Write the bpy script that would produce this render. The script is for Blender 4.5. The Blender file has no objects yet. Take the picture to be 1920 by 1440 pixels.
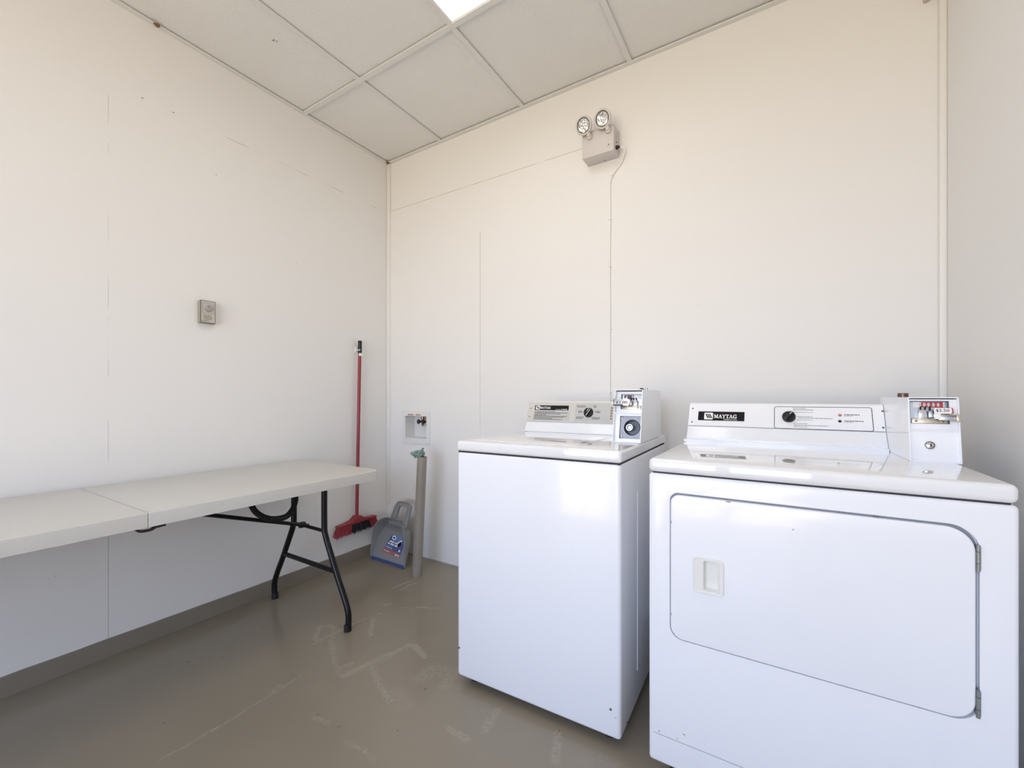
import bpy, bmesh, math, random
from mathutils import Vector, Matrix, noise
random.seed(7)
PI = math.pi
V = Vector
C = bpy.context.scene.collection
SC = bpy.context.scene

# ------------------------------------------------------------------ camera model (used to measure the place)
F, HY, CX, H = 800.0, 744.0, 960.0, 1.072
PSI = math.atan2(498, F)
CO, SI = math.cos(PSI), math.sin(PSI)
def ray(x, y):
    a = (x - CX) / F; b = -(y - HY) / F
    return V((a * CO - SI, a * SI + CO, b))
EYE = V((0, 0, H))

LX, RX, BY, FY, CZ = -2.344, 0.506, 2.10, -2.20, 2.715   # left, right, back, front wall and ceiling

# ------------------------------------------------------------------ materials
def mat(name, col, rough=.5, metal=0, coat=0, bump=0, bscale=200, var=0, vscale=6, spec=.5, emit=None, estr=0, alpha=1, trans=0, ior=1.45):
    m = bpy.data.materials.new(name); m.use_nodes = True
    nt = m.node_tree; b = nt.nodes['Principled BSDF']
    b.inputs['Base Color'].default_value = (*col, 1)
    b.inputs['Roughness'].default_value = rough
    b.inputs['Metallic'].default_value = metal
    b.inputs['Coat Weight'].default_value = coat
    b.inputs['Coat Roughness'].default_value = .06
    b.inputs['Specular IOR Level'].default_value = spec
    b.inputs['IOR'].default_value = ior
    if trans: b.inputs['Transmission Weight'].default_value = trans
    if emit:
        b.inputs['Emission Color'].default_value = (*emit, 1)
        b.inputs['Emission Strength'].default_value = estr
    tc = nt.nodes.new('ShaderNodeTexCoord')
    if var:
        n = nt.nodes.new('ShaderNodeTexNoise'); n.inputs['Scale'].default_value = vscale; n.inputs['Detail'].default_value = 4
        nt.links.new(tc.outputs['Object'], n.inputs['Vector'])
        mx = nt.nodes.new('ShaderNodeMixRGB'); mx.blend_type = 'MIX'
        mx.inputs[1].default_value = (*[max(0, c * (1 - var)) for c in col], 1)
        mx.inputs[2].default_value = (*[min(1, c * (1 + var)) for c in col], 1)
        nt.links.new(n.outputs['Fac'], mx.inputs[0]); nt.links.new(mx.outputs[0], b.inputs['Base Color'])
    if bump:
        n2 = nt.nodes.new('ShaderNodeTexNoise'); n2.inputs['Scale'].default_value = bscale; n2.inputs['Detail'].default_value = 3
        nt.links.new(tc.outputs['Object'], n2.inputs['Vector'])
        bp = nt.nodes.new('ShaderNodeBump'); bp.inputs['Strength'].default_value = bump; bp.inputs['Distance'].default_value = .002
        nt.links.new(n2.outputs['Fac'], bp.inputs['Height']); nt.links.new(bp.outputs[0], b.inputs['Normal'])
    return m

def N(nt, kind, **kw):
    n = nt.nodes.new(kind)
    for k, v in kw.items(): setattr(n, k, v)
    return n
def math_node(nt, op, a, b=None, c=None):
    n = nt.nodes.new('ShaderNodeMath'); n.operation = op
    for i, x in enumerate((a, b, c)):
        if x is None: continue
        if isinstance(x, (int, float)): n.inputs[i].default_value = x
        else: nt.links.new(x, n.inputs[i])
    return n.outputs[0]

def wall_mat(name, col, axis, seams_and_shadow):
    """painted sheet wall; seams = list of ('v', a, z0, z1, w, thr) or ('h', z, a0, a1, w, thr)"""
    m = bpy.data.materials.new(name); m.use_nodes = True
    nt = m.node_tree; b = nt.nodes['Principled BSDF']
    b.inputs['Roughness'].default_value = .6
    b.inputs['Specular IOR Level'].default_value = .2
    tc = N(nt, 'ShaderNodeTexCoord'); sp = N(nt, 'ShaderNodeSeparateXYZ'); nt.links.new(tc.outputs['Object'], sp.inputs[0])
    A = sp.outputs[axis]; Z = sp.outputs[2]
    nz = N(nt, 'ShaderNodeTexNoise'); nz.inputs['Scale'].default_value = 7; nz.inputs['Detail'].default_value = 6
    nt.links.new(tc.outputs['Object'], nz.inputs['Vector'])
    tot = None
    for (k, p, q0, q1, w, thr) in seams_and_shadow:
        P, Q = (A, Z) if k == 'v' else (Z, A)
        d = math_node(nt, 'ABSOLUTE', math_node(nt, 'SUBTRACT', P, p))
        e = math_node(nt, 'LESS_THAN', d, w)
        e = math_node(nt, 'MULTIPLY', e, math_node(nt, 'GREATER_THAN', Q, q0))
        e = math_node(nt, 'MULTIPLY', e, math_node(nt, 'LESS_THAN', Q, q1))
        fd = N(nt, 'ShaderNodeMapRange'); fd.inputs[1].default_value = thr; fd.inputs[2].default_value = thr + .1
        nt.links.new(nz.outputs['Fac'], fd.inputs[0])
        e = math_node(nt, 'MULTIPLY', e, fd.outputs[0])
        tot = e if tot is None else math_node(nt, 'MAXIMUM', tot, e)
    n1 = N(nt, 'ShaderNodeTexNoise'); n1.inputs['Scale'].default_value = 1.7; n1.inputs['Detail'].default_value = 5
    nt.links.new(tc.outputs['Object'], n1.inputs['Vector'])
    mx = N(nt, 'ShaderNodeMixRGB'); mx.inputs[1].default_value = (*[c * .985 for c in col], 1); mx.inputs[2].default_value = (*[min(1, c * 1.015) for c in col], 1)
    nt.links.new(n1.outputs['Fac'], mx.inputs[0])
    out = mx.outputs[0]
    if tot is not None:
        m2 = N(nt, 'ShaderNodeMixRGB'); m2.inputs[2].default_value = (*[c * .45 for c in col], 1)
        nt.links.new(math_node(nt, 'MULTIPLY', tot, .8), m2.inputs[0]); nt.links.new(out, m2.inputs[1]); out = m2.outputs[0]
    nt.links.new(out, b.inputs['Base Color'])
    n2 = N(nt, 'ShaderNodeTexNoise'); n2.inputs['Scale'].default_value = 90; n2.inputs['Detail'].default_value = 4
    mp = N(nt, 'ShaderNodeMapping'); mp.inputs['Scale'].default_value = (1, 1, .35)
    nt.links.new(tc.outputs['Object'], mp.inputs[0]); nt.links.new(mp.outputs[0], n2.inputs['Vector'])
    bp = N(nt, 'ShaderNodeBump'); bp.inputs['Strength'].default_value = .12; bp.inputs['Distance'].default_value = .002
    nt.links.new(n2.outputs['Fac'], bp.inputs['Height']); nt.links.new(bp.outputs[0], b.inputs['Normal'])
    return m

WHITE = (.80, .795, .785)
M = {
 'wall': wall_mat('wall_paint', WHITE, 0, []),
 'wall_back': wall_mat('wall_paint_back', WHITE, 0, [('v', -1.536, .03, 1.3, .0012, .38), ('v', -1.536, 1.3, 2.07, .0016, .25), ('h', 2.377, -2.31, -.86, .0014, .36), ('h', .004, -2.4, 1, .004, .1)]),  # last entry paints the thin shadow line where wall meets floor
 'wall_left': wall_mat('wall_paint_left', WHITE, 1, [('v', .614, .07, 2.37, .0007, .50), ('h', 2.372, .68, 2.05, .0013, .44), ('v', .614, .07, .68, .0010, .3)]),
 'trim': mat('trim_paint', (.80, .79, .77), .4, bump=.05),
 'tile': mat('ceiling_tile', (.765, .765, .75), .9, bump=1.0, bscale=130, var=.03, vscale=3, spec=.2),
 'grid': mat('ceiling_grid_paint', (.71, .715, .70), .4),
 'enamel': mat('appliance_enamel', (.86, .88, .925), .22, coat=.25, var=.006, vscale=2),
 'enamel_top': mat('appliance_top_enamel', (.83, .84, .865), .06, coat=1.0),
 'dark': mat('dark_gap', (.03, .03, .035), .7),
 'black': mat('black_plastic', (.012, .012, .014), .35),
 'black_metal': mat('black_metal', (.006, .006, .007), .3, spec=.35),
 'strap': mat('black_webbing', (.006, .006, .007), .8, bump=.4, bscale=600),
 'table': mat('table_plastic', (.62, .615, .59), .38, bump=.35, bscale=420, var=.015, vscale=9),
 'panel_beige': mat('console_beige', (.60, .58, .53), .4),
 'panel_grey': mat('console_grey', (.52, .52, .50), .35, var=.02),
 'panel_white': mat('console_white', (.86, .87, .90), .22, coat=.3),
 'ink': mat('printed_ink', (.012, .011, .013), .6, spec=.15),
 'ink_grey': mat('printed_ink_grey', (.28, .29, .33), .5),
 'red_ink': mat('red_ink', (.35, .05, .03), .5),
 'white_ink': mat('white_print', (.88, .88, .88), .4),
 'chrome': mat('chrome', (.72, .72, .74), .12, metal=1),
 'steel': mat('zinc_steel', (.50, .52, .56), .32, metal=1, var=.12, vscale=30),
 'brassy': mat('yellowed_zinc', (.56, .50, .40), .35, metal=.8, var=.15, vscale=60),
 'brass': mat('brass', (.38, .24, .11), .35, metal=1),
 'brown_metal': mat('brown_lock', (.17, .10, .08), .3, metal=.7),
 'screw': mat('screw_head', (.16, .16, .18), .35, metal=.6),
 'hinge': mat('hinge_metal', (.30, .32, .31), .35, metal=.7, var=.1, vscale=40),
 'handle': mat('handle_plastic', (.80, .80, .77), .3),
 'red': mat('red_plastic', (.27, .028, .038), .35, coat=.15),
 'bristle_red': mat('bristle_red', (.34, .04, .055), .6),
 'bristle_black': mat('bristle_black', (.015, .015, .017), .6),
 'pan': mat('dustpan_plastic', (.27, .28, .285), .38),
 'pan_blue': mat('dustpan_blue', (.05, .085, .26), .45),
 'st_blue': mat('sticker_blue', (.09, .12, .32), .4),
 'st_light': mat('sticker_light_blue', (.16, .30, .62), .4),
 'st_red': mat('sticker_red', (.42, .16, .15), .4),
 'baseboard': mat('baseboard_paint', (.245, .215, .175), .33, bump=.15, bscale=60, var=.06, vscale=5),
 'pipe': mat('pipe_paint', (.30, .270, .235), .3, var=.05, vscale=12),
 'rag': mat('rag_cloth', (.25, .34, .30), .9, bump=.5, bscale=300, var=.2, vscale=40),
 'light_box': mat('emergency_housing', (.60, .565, .55), .4),
 'lamp_rim': mat('lamp_rim', (.62, .59, .56), .4),
 'reflector': mat('lamp_reflector', (.92, .92, .89), .12, metal=1),
 'glass': mat('lamp_glass', (.95, .95, .93), .03),
 'vault_grey': mat('vault_casting', (.30, .31, .34), .35, metal=.3, var=.2, vscale=60),
 'vault_dark': mat('vault_cavity', (.085, .09, .105), .3, metal=.2),
 'cable': mat('white_cable', (.84, .83, .80), .45),
 'box_plastic': mat('outlet_box_plastic', (.76, .76, .75), .35),
 'timer_side': mat('timer_side', (.33, .32, .26), .5),
 'timer_edge': mat('timer_edge', (.10, .09, .07), .5),
 'timer_face': mat('timer_face', (.52, .50, .475), .45, var=.03, vscale=40),
 'timer_dial': mat('timer_dial', (.36, .36, .33), .4),
 'worn': mat('worn_sticker', (.38, .34, .27), .7, var=.25, vscale=120),
 'counter_red': mat('counter_red', (.50, .05, .07), .4),
 'counter_purple': mat('counter_dark', (.13, .06, .13), .4),
 'diffuser': mat('diffuser', (.9, .9, .88), .5, emit=(1, .985, .95), estr=1.0),
 'stain': mat('rust_stain', (.22, .13, .06), .8),
 'bracket': mat('bracket', (.55, .49, .43), .6),
 'frame_alu': mat('window_aluminium', (.35, .35, .35), .35, metal=.8),
 'pavement': mat('pavement', (.42, .39, .35), .85, bump=.4, bscale=30, var=.1),
}

M['glass'].node_tree.nodes['Principled BSDF'].inputs['Alpha'].default_value = .10
# floor material with worn scuffs held in a vertex attribute
def floor_mat():
    m = bpy.data.materials.new('painted_concrete'); m.use_nodes = True
    nt = m.node_tree; b = nt.nodes['Principled BSDF']
    tc = N(nt, 'ShaderNodeTexCoord')
    n1 = N(nt, 'ShaderNodeTexNoise'); n1.inputs['Scale'].default_value = 1.6; n1.inputs['Detail'].default_value = 5
    n2 = N(nt, 'ShaderNodeTexNoise'); n2.inputs['Scale'].default_value = 75; n2.inputs['Detail'].default_value = 5; n2.inputs['Roughness'].default_value = .8
    n3 = N(nt, 'ShaderNodeTexNoise'); n3.inputs['Scale'].default_value = 5; n3.inputs['Detail'].default_value = 4
    for n in (n1, n2, n3): nt.links.new(tc.outputs['Object'], n.inputs['Vector'])
    mx = N(nt, 'ShaderNodeMixRGB'); mx.inputs[1].default_value = (.245, .212, .158, 1); mx.inputs[2].default_value = (.310, .270, .203, 1)
    nt.links.new(n1.outputs['Fac'], mx.inputs[0])
    at = N(nt, 'ShaderNodeAttribute'); at.attribute_name = 'scuff'
    th = N(nt, 'ShaderNodeMapRange'); th.inputs[1].default_value = .36; th.inputs[2].default_value = .70
    nt.links.new(n2.outputs['Fac'], th.inputs[0])
    s = math_node(nt, 'MULTIPLY', at.outputs['Fac'], math_node(nt, 'ADD', math_node(nt, 'MULTIPLY', th.outputs[0], .88), .12))
    # fine general scratches
    th2 = N(nt, 'ShaderNodeMapRange'); th2.inputs[1].default_value = .60; th2.inputs[2].default_value = .8
    nt.links.new(n2.outputs['Fac'], th2.inputs[0])
    th3 = N(nt, 'ShaderNodeMapRange'); th3.inputs[1].default_value = .5; th3.inputs[2].default_value = .7
    nt.links.new(n3.outputs['Fac'], th3.inputs[0])
    g = math_node(nt, 'MULTIPLY', math_node(nt, 'MULTIPLY', th2.outputs[0], th3.outputs[0]), .35)
    s = math_node(nt, 'MINIMUM', math_node(nt, 'ADD', s, g), 1)
    m2 = N(nt, 'ShaderNodeMixRGB'); m2.inputs[2].default_value = (.50, .46, .37, 1)
    nt.links.new(math_node(nt, 'MULTIPLY', s, .62), m2.inputs[0]); nt.links.new(mx.outputs[0], m2.inputs[1])
    # dark specks
    vo = N(nt, 'ShaderNodeTexVoronoi'); vo.inputs['Scale'].default_value = 9; nt.links.new(tc.outputs['Object'], vo.inputs['Vector'])
    at2 = N(nt, 'ShaderNodeAttribute'); at2.attribute_name = 'dirt'
    sp = math_node(nt, 'MAXIMUM', math_node(nt, 'LESS_THAN', vo.outputs['Distance'], .022), at2.outputs['Fac'])
    m3 = N(nt, 'ShaderNodeMixRGB'); m3.inputs[2].default_value = (.05, .045, .04, 1)
    nt.links.new(math_node(nt, 'MULTIPLY', sp, .7), m3.inputs[0]); nt.links.new(m2.outputs[0], m3.inputs[1])
    nt.links.new(m3.outputs[0], b.inputs['Base Color'])
    r = N(nt, 'ShaderNodeMapRange'); r.inputs[3].default_value = .17; r.inputs[4].default_value = .28
    nt.links.new(n3.outputs['Fac'], r.inputs[0])
    nt.links.new(math_node(nt, 'ADD', r.outputs[0], math_node(nt, 'MULTIPLY', s, .25)), b.inputs['Roughness'])
    b.inputs['Specular IOR Level'].default_value = .5
    bp = N(nt, 'ShaderNodeBump'); bp.inputs['Strength'].default_value = .25; bp.inputs['Distance'].default_value = .004
    nt.links.new(n3.outputs['Fac'], bp.inputs['Height']); nt.links.new(bp.outputs[0], b.inputs['Normal'])
    return m
M['floor'] = floor_mat()

# ------------------------------------------------------------------ mesh builder
WORLD = {}   # root object name -> matrix_world
def frame(o, u, v, n=None):
    u = V(u).normalized(); v = V(v); 
    if n is None:
        n = u.cross(v).normalized(); v = n.cross(u)
    m = Matrix.Identity(4)
    for i, c in enumerate((u, v, V(n))):
        for j in range(3): m[j][i] = c[j]
    for j in range(3): m[j][3] = o[j]
    return m

def rrect(cx, cy, w, h, r, n=6):
    pts = []
    rs = r if isinstance(r, (list, tuple)) else [r] * 4     # bl, br, tr, tl
    cs = [(cx - w/2, cy - h/2, 180), (cx + w/2, cy - h/2, 270), (cx + w/2, cy + h/2, 0), (cx - w/2, cy + h/2, 90)]
    sg = [(1, 1), (-1, 1), (-1, -1), (1, -1)]
    for (x, y, a0), (sx, sy), rr in zip(cs, sg, rs):
        x += sx * rr; y += sy * rr
        for i in range(n + 1):
            a = math.radians(a0 + 90 * i / n)
            pts.append((x + rr * math.cos(a), y + rr * math.sin(a)))
    return pts
def circ(cx, cy, r, n=28, ry=None):
    ry = ry or r
    return [(cx + r * math.cos(2*PI*i/n), cy + ry * math.sin(2*PI*i/n)) for i in range(n)]

class MB:
    def __init__(s, m=None):
        s.v = []; s.f = []; s.fm = []; s.mats = []; s.M = m or Matrix.Identity(4)
    def mi(s, m):
        if m not in s.mats: s.mats.append(m)
        return s.mats.index(m)
    def add(s, vs, fs, m):
        o = len(s.v); k = s.mi(m)
        s.v += [s.M @ V(p) for p in vs]
        s.f += [[i + o for i in f] for f in fs]; s.fm += [k] * len(fs)
        return s
    def bm(s, b, m):
        b.verts.ensure_lookup_table(); b.faces.ensure_lookup_table(); b.verts.index_update()
        s.add([v.co.copy() for v in b.verts], [[v.index for v in f.verts] for f in b.faces], m); b.free(); return s
    def box(s, a, c, m, bev=0, seg=3):
        b = bmesh.new(); bmesh.ops.create_cube(b, size=1)
        for v in b.verts:
            v.co = V(((a[0]+c[0])/2 + v.co.x*(c[0]-a[0]), (a[1]+c[1])/2 + v.co.y*(c[1]-a[1]), (a[2]+c[2])/2 + v.co.z*(c[2]-a[2])))
        if bev: bmesh.ops.bevel(b, geom=b.edges[:], offset=bev, segments=seg, affect='EDGES', profile=.5)
        return s.bm(b, m)
    def prism(s, pts, z0, z1, m, bev=0, seg=3):
        """outline in the local xy plane, extruded z0..z1; bevels the z1 rim"""
        b = bmesh.new(); n = len(pts)
        lo = [b.verts.new((x, y, z0)) for x, y in pts]; hi = [b.verts.new((x, y, z1)) for x, y in pts]
        b.faces.new(lo[::-1]); top = b.faces.new(hi)
        for i in range(n): b.faces.new((lo[i], lo[(i+1) % n], hi[(i+1) % n], hi[i]))
        bmesh.ops.recalc_face_normals(b, faces=b.faces[:])
        if bev: bmesh.ops.bevel(b, geom=list(top.edges), offset=bev, segments=seg, affect='EDGES', profile=.5)
        return s.bm(b, m)
    def plate(s, outer, holes, z0, z1, m):
        b = bmesh.new()
        for z in (z0, z1):
            es = []
            for lp in [outer] + holes:
                vs = [b.verts.new((x, y, z)) for x, y in lp]
                for i in range(len(vs)): es.append(b.edges.new((vs[i], vs[(i+1) % len(vs)])))
            bmesh.ops.triangle_fill(b, use_beauty=True, use_dissolve=False, edges=es)
        s.bm(b, m)
        for lp in [outer] + holes:
            n = len(lp)
            s.add([(x, y, z0) for x, y in lp] + [(x, y, z1) for x, y in lp], [(i, (i+1) % n, n + (i+1) % n, n + i) for i in range(n)], m)
        return s
    def lathe(s, prof, m, seg=32, org=(0, 0, 0), axis=(0, 0, 1), caps=(1, 1)):
        """prof = [(r, h)...] around axis"""
        ax = V(axis).normalized(); t = V((1, 0, 0)) if abs(ax.x) < .9 else V((0, 1, 0))
        u = ax.cross(t).normalized(); w = ax.cross(u)
        vs = []; fs = []
        for r, h in prof:
            for i in range(seg):
                a = 2*PI*i/seg; vs.append(V(org) + ax*h + (u*math.cos(a) + w*math.sin(a))*max(r, 1e-5))
        for k in range(len(prof)-1):
            for i in range(seg):
                j = (i+1) % seg; fs.append((k*seg+i, k*seg+j, (k+1)*seg+j, (k+1)*seg+i))
        if prof[0][0] > 1e-4 and caps[0]: fs.append(tuple(range(seg))[::-1])
        if prof[-1][0] > 1e-4 and caps[1]: fs.append(tuple(range((len(prof)-1)*seg, len(prof)*seg)))
        return s.add(vs, fs, m)
    def tube(s, pts, r, m, seg=14, smooth=0, flat=None):
        P = [V(p) for p in pts]
        n0 = len(P)
        if smooth: P = catmull(P, smooth)
        rs = r if isinstance(r, (list, tuple)) else [r]*len(P)
        if len(rs) != len(P):
            q = [i*(n0-1)/(len(P)-1) for i in range(len(P))]
            rs = [rs[min(int(t), n0-2)]*(1-(t-min(int(t), n0-2))) + rs[min(int(t), n0-2)+1]*(t-min(int(t), n0-2)) for t in q]
        vs = []; fs = []; n = len(P); prev = None
        for i, p in enumerate(P):
            t = (P[min(i+1, n-1)] - P[max(i-1, 0)]).normalized()
            if prev is None:
                h = V((0, 0, 1)) if abs(t.z) < .9 else V((1, 0, 0))
                u = t.cross(h).normalized()
            else:
                u = (prev - t * prev.dot(t)).normalized()
            prev = u; w = t.cross(u)
            for k in range(seg):
                a = 2*PI*k/seg
                fu, fw = (flat if flat else (1, 1))
                vs.append(p + (u*math.cos(a)*fu + w*math.sin(a)*fw)*rs[i])
        for i in range(n-1):
            for k in range(seg):
                j = (k+1) % seg; fs.append((i*seg+k, i*seg+j, (i+1)*seg+j, (i+1)*seg+k))
        fs.append(tuple(range(seg))[::-1]); fs.append(tuple(range((n-1)*seg, n*seg)))
        return s.add(vs, fs, m)
    def strip(s, pts, w, z, m, close=False):
        """flat ribbon of width w along 2d points at height z in the local plane"""
        n = len(pts); vs = []; fs = []
        for i, p in enumerate(pts):
            a = V(pts[(i-1) % n] if close or i else pts[0]); b = V(pts[(i+1) % n] if close or i < n-1 else pts[-1])
            t = (b - a).normalized() if (b-a).length else V((1, 0)); q = V((-t.y, t.x))
            p = V(p); vs += [(*(p + q*w/2), z), (*(p - q*w/2), z)]
        for i in range(n if close else n-1):
            j = (i+1) % n; fs.append((2*i, 2*i+1, 2*j+1, 2*j))
        return s.add(vs, fs, m)
    def quad(s, pts, m): return s.add(pts, [tuple(range(len(pts)))], m)
    def flat(s, pts, z, m): return s.add([(x, y, z) for x, y in pts], [tuple(range(len(pts)))], m)
    def text(s, string, x, y, h, m, z=.0004, w=None, align='LEFT', bold=.0):
        cu = bpy.data.curves.new('lettering_curve', 'FONT'); cu.body = string; cu.size = 1; cu.align_x = align; cu.offset = bold
        cu.resolution_u = 4
        ob = bpy.data.objects.new('lettering_tmp', cu); C.objects.link(ob)
        dg = bpy.context.evaluated_depsgraph_get(); me = ob.evaluated_get(dg).to_mesh()
        vs = [v.co.copy() for v in me.vertices]; fs = [tuple(p.vertices) for p in me.polygons]
        ob.evaluated_get(dg).to_mesh_clear(); bpy.data.objects.remove(ob); bpy.data.curves.remove(cu)
        hh = .72; k = h / hh
        xs = [v.x for v in vs]; wid = max(xs) - min(xs)
        kx = (w / wid) if w else k
        s.add([(x + (v.x - (min(xs) if align == 'LEFT' else 0)) * kx, y + v.y * k, z) for v in vs], fs, m); return s
    def bars(s, x, y, w, h, m, z=.0004):
        """one line of unreadably small print as word-length dashes"""
        e = x + w
        while x < e - h:
            l = random.uniform(1.6, 5) * h
            l = min(l, e - x)
            s.flat([(x, y), (x + l, y), (x + l, y + h), (x, y + h)], z, m); x += l + h * .7
        return s
    def mesh(s, name):
        me = bpy.data.meshes.new(name); me.from_pydata([tuple(v) for v in s.v], [], s.f)
        for m in s.mats: me.materials.append(m)
        me.polygons.foreach_set('material_index', s.fm)
        b = bmesh.new(); b.from_mesh(me); bmesh.ops.recalc_face_normals(b, faces=b.faces[:]); b.to_mesh(me); b.free()
        if getattr(s, 'flatshade', False): me.shade_flat()
        else: me.shade_smooth(); me.set_sharp_from_angle(angle=math.radians(35))
        me.update(); return me
    def build(s, name, parent=None, origin=None):
        root = parent
        while root is not None and root.parent is not None: root = root.parent
        if root is not None:
            inv = WORLD[root.name].inverted()
        else:
            o = V(origin) if origin else V((0, 0, 0)); inv = Matrix.Translation(-o)
        s.v = [inv @ v for v in s.v]
        ob = bpy.data.objects.new(name, s.mesh(name)); C.objects.link(ob)
        if parent is not None: ob.parent = parent
        else:
            if origin: ob.location = origin
            WORLD[ob.name] = Matrix.Translation(ob.location)
        return ob

def catmull(P, n):
    out = []; k = len(P)
    for i in range(k-1):
        a, b, c, d = P[max(i-1, 0)], P[i], P[i+1], P[min(i+2, k-1)]
        for j in range(n):
            t = j/n
            out.append(.5*((2*b) + (c-a)*t + (2*a-5*b+4*c-d)*t*t + (3*b-a-3*c+d)*t*t*t))
    out.append(P[-1]); return out

def thing(name, loc, label, cat, rz=0, group=None):
    o = bpy.data.objects.new(name, None); o.empty_display_size = .05; C.objects.link(o)
    o.location = loc; o.rotation_euler = (0, 0, rz)
    WORLD[o.name] = Matrix.Translation(V(loc)) @ Matrix.Rotation(rz, 4, 'Z')
    o['label'] = label; o['category'] = cat
    if group: o['group'] = group
    return o
def tag(o, label, cat):
    o['label'] = label; o['category'] = cat; return o
def struct(o): o['kind'] = 'structure'; return o
def cut(ob, cutter_mb):
    """subtract the builder's solid from ob's mesh"""
    me = ob.data
    cm = cutter_mb.mesh('cutter'); co = bpy.data.objects.new('cutter', cm); C.objects.link(co)
    md = ob.modifiers.new('b', 'BOOLEAN'); md.operation = 'DIFFERENCE'; md.object = co; md.solver = 'EXACT'
    co.matrix_world = Matrix.Identity(4)
    bpy.context.view_layer.update()
    dg = bpy.context.evaluated_depsgraph_get()
    nm = bpy.data.meshes.new_from_object(ob.evaluated_get(dg)); ob.modifiers.clear()
    ob.data = nm; nm.name = me.name
    nm.shade_smooth(); nm.set_sharp_from_angle(angle=math.radians(35))
    bpy.data.objects.remove(co)
def hit(px, py, fr):
    """2d coordinates, in the plane frame fr (world), of what pixel px,py of the photograph shows"""
    inv = fr.inverted(); o = inv @ EYE; d = inv.to_3x3() @ ray(px, py)
    t = -o.z / d.z; p = o + d*t
    return (p.x, p.y)
def onz(px, py, z):
    r = ray(px, py); t = (z - H)/r.z; return (r.x*t, r.y*t)

# ================================================================== ROOM SHELL
# floor, finely divided where it is worn
def seg_d(p, a, b):
    ab = b - a; t = max(0, min(1, (p-a).dot(ab)/max(ab.length_squared, 1e-9))); return (p - (a + ab*t)).length, t
SC_PX = [  # polyline in photograph pixels, half width (m), strength
 ([(643,1268),(675,1252),(706,1236),(740,1222),(767,1209)], .010, 1.0), ([(767,1209),(778,1211),(785,1221),(795,1232)], .012, .95), ([(640,1252),(660,1243)], .012, .6),
 ([(652,1262),(706,1240),(760,1218)], .02, .35),
 ([(588,1207),(612,1195),(640,1181)], .008, .8),
 ([(655,1173),(685,1161),(713,1150)], .008, .85),
 ([(592,1200),(594,1185),(600,1176)], .010, .8), ([(600,1176),(615,1173),(628,1176)], .009, .7), ([(622,1172),(625,1195)], .008, .6),
 ([(619,1200),(625,1225),(630,1250),(640,1268)], .012, .45),
 ([(697,1249),(704,1270),(715,1290),(730,1315)], .013, .5),
 ([(400,1369),(480,1320),(564,1268)], .004, .6),
 ([(300,1425),(400,1369)], .004, .5),
 ([(505,1300),(524,1286)], .010, .4),
 ([(752,1140),(775,1140)], .006, .5), ([(782,1139),(800,1139)], .007, .8), ([(804,1140),(818,1140)], .006, .7),
 ([(722,1135),(733,1132)], .009, .6),
 ([(700,1160),(697,1174),(696,1190)], .011, .7),
 ([(907,1371),(920,1352),(931,1332)], .013, .45),
 ([(1040,1428),(1044,1400),(1047,1376)], .013, .5),
 ([(842,1366),(860,1376),(877,1387)], .012, .45),
 ([(738,1103),(752,1096),(768,1090)], .008, .9), ([(752,1106),(764,1099),(782,1092)], .008, .9),
 ([(790,1270),(815,1255),(840,1262)], .035, .32), ([(740,1300),(760,1322)], .03, .3),
 ([(835,1285),(850,1265)], .02, .35),
 ([(650,1390),(680,1405),(700,1425)], .008, .3), ([(590,1345),(615,1355)], .008, .35),
 ([(1100,1430),(1160,1440)], .03, .2),
]
scuffs = [([V(onz(x, y, 0)) for x, y in pl], w, s) for pl, w, s in SC_PX]
def scuff_at(x, y):
    p = V((x, y)); best = 0
    j = noise.noise(V((x*14, y*14, 0)))*.006
    for pl, w, s in scuffs:
        if abs(pl[0].x - x) > .8 or abs(pl[0].y - y) > .8: continue
        for a, b in zip(pl, pl[1:]):
            d, t = seg_d(p + V((j, j)), a, b)
            if d < w*1.6: best = max(best, s*max(0, min(1, 1.6 - d/w)))
    return best
fx0, fx1, fy0, fy1, fs = -2.1, .1, .25, 2.05, .005
nx = int((fx1-fx0)/fs); ny = int((fy1-fy0)/fs)
verts = [(fx0 + i*(fx1-fx0)/nx, fy0 + j*(fy1-fy0)/ny, 0) for j in range(ny+1) for i in range(nx+1)]
faces = [(j*(nx+1)+i, j*(nx+1)+i+1, (j+1)*(nx+1)+i+1, (j+1)*(nx+1)+i) for j in range(ny) for i in range(nx)]
DIRT = [(*onz(x, y, 0), r) for x, y, r in [(798,1292,.008),(353,1241,.006),(490,1137,.007),(500,1135,.005),(919,1345,.004),(1048,1371,.005),(307,1355,.005),(493,1179,.004),(597,1340,.005),(636,1362,.006),(745,1228,.004),(893,1320,.003),(845,1075,.006),(610,1092,.005),(415,1232,.003),(800,1160,.003)]]
sv = [scuff_at(v[0], v[1]) for v in verts]
dv = [max([max(0, min(1, 1.3 - math.hypot(v[0]-a, (v[1]-b_)*.8)/(r*.7)*(1+.5*noise.noise(V((v[0]*90, v[1]*90, 0)))))) for a, b_, r in DIRT]) for v in verts]
o = len(verts)
X0, X1, Y0, Y1 = LX-.1, RX+.1, FY-.1, BY+.1
verts += [(X0,Y0,0),(X1,Y0,0),(X1,Y1,0),(X0,Y1,0),(X0,fy0,0),(X1,fy0,0),(X1,fy1,0),(X0,fy1,0)]
bl, br, tr, tl = 0, nx, (ny+1)*(nx+1)-1, ny*(nx+1)
faces += [(o, o+1, o+5, *reversed(range(0, nx+1)), o+4),
          (o+7, *range(tl, tr+1), o+6, o+2, o+3),
          (o+4, *[j*(nx+1) for j in range(ny+1)], o+7),
          (o+5, o+6, *[j*(nx+1)+nx for j in reversed(range(ny+1))])]
sv += [0]*8; dv += [0]*8
me = bpy.data.meshes.new('floor'); me.from_pydata(verts, [], faces); me.materials.append(M['floor'])
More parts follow.
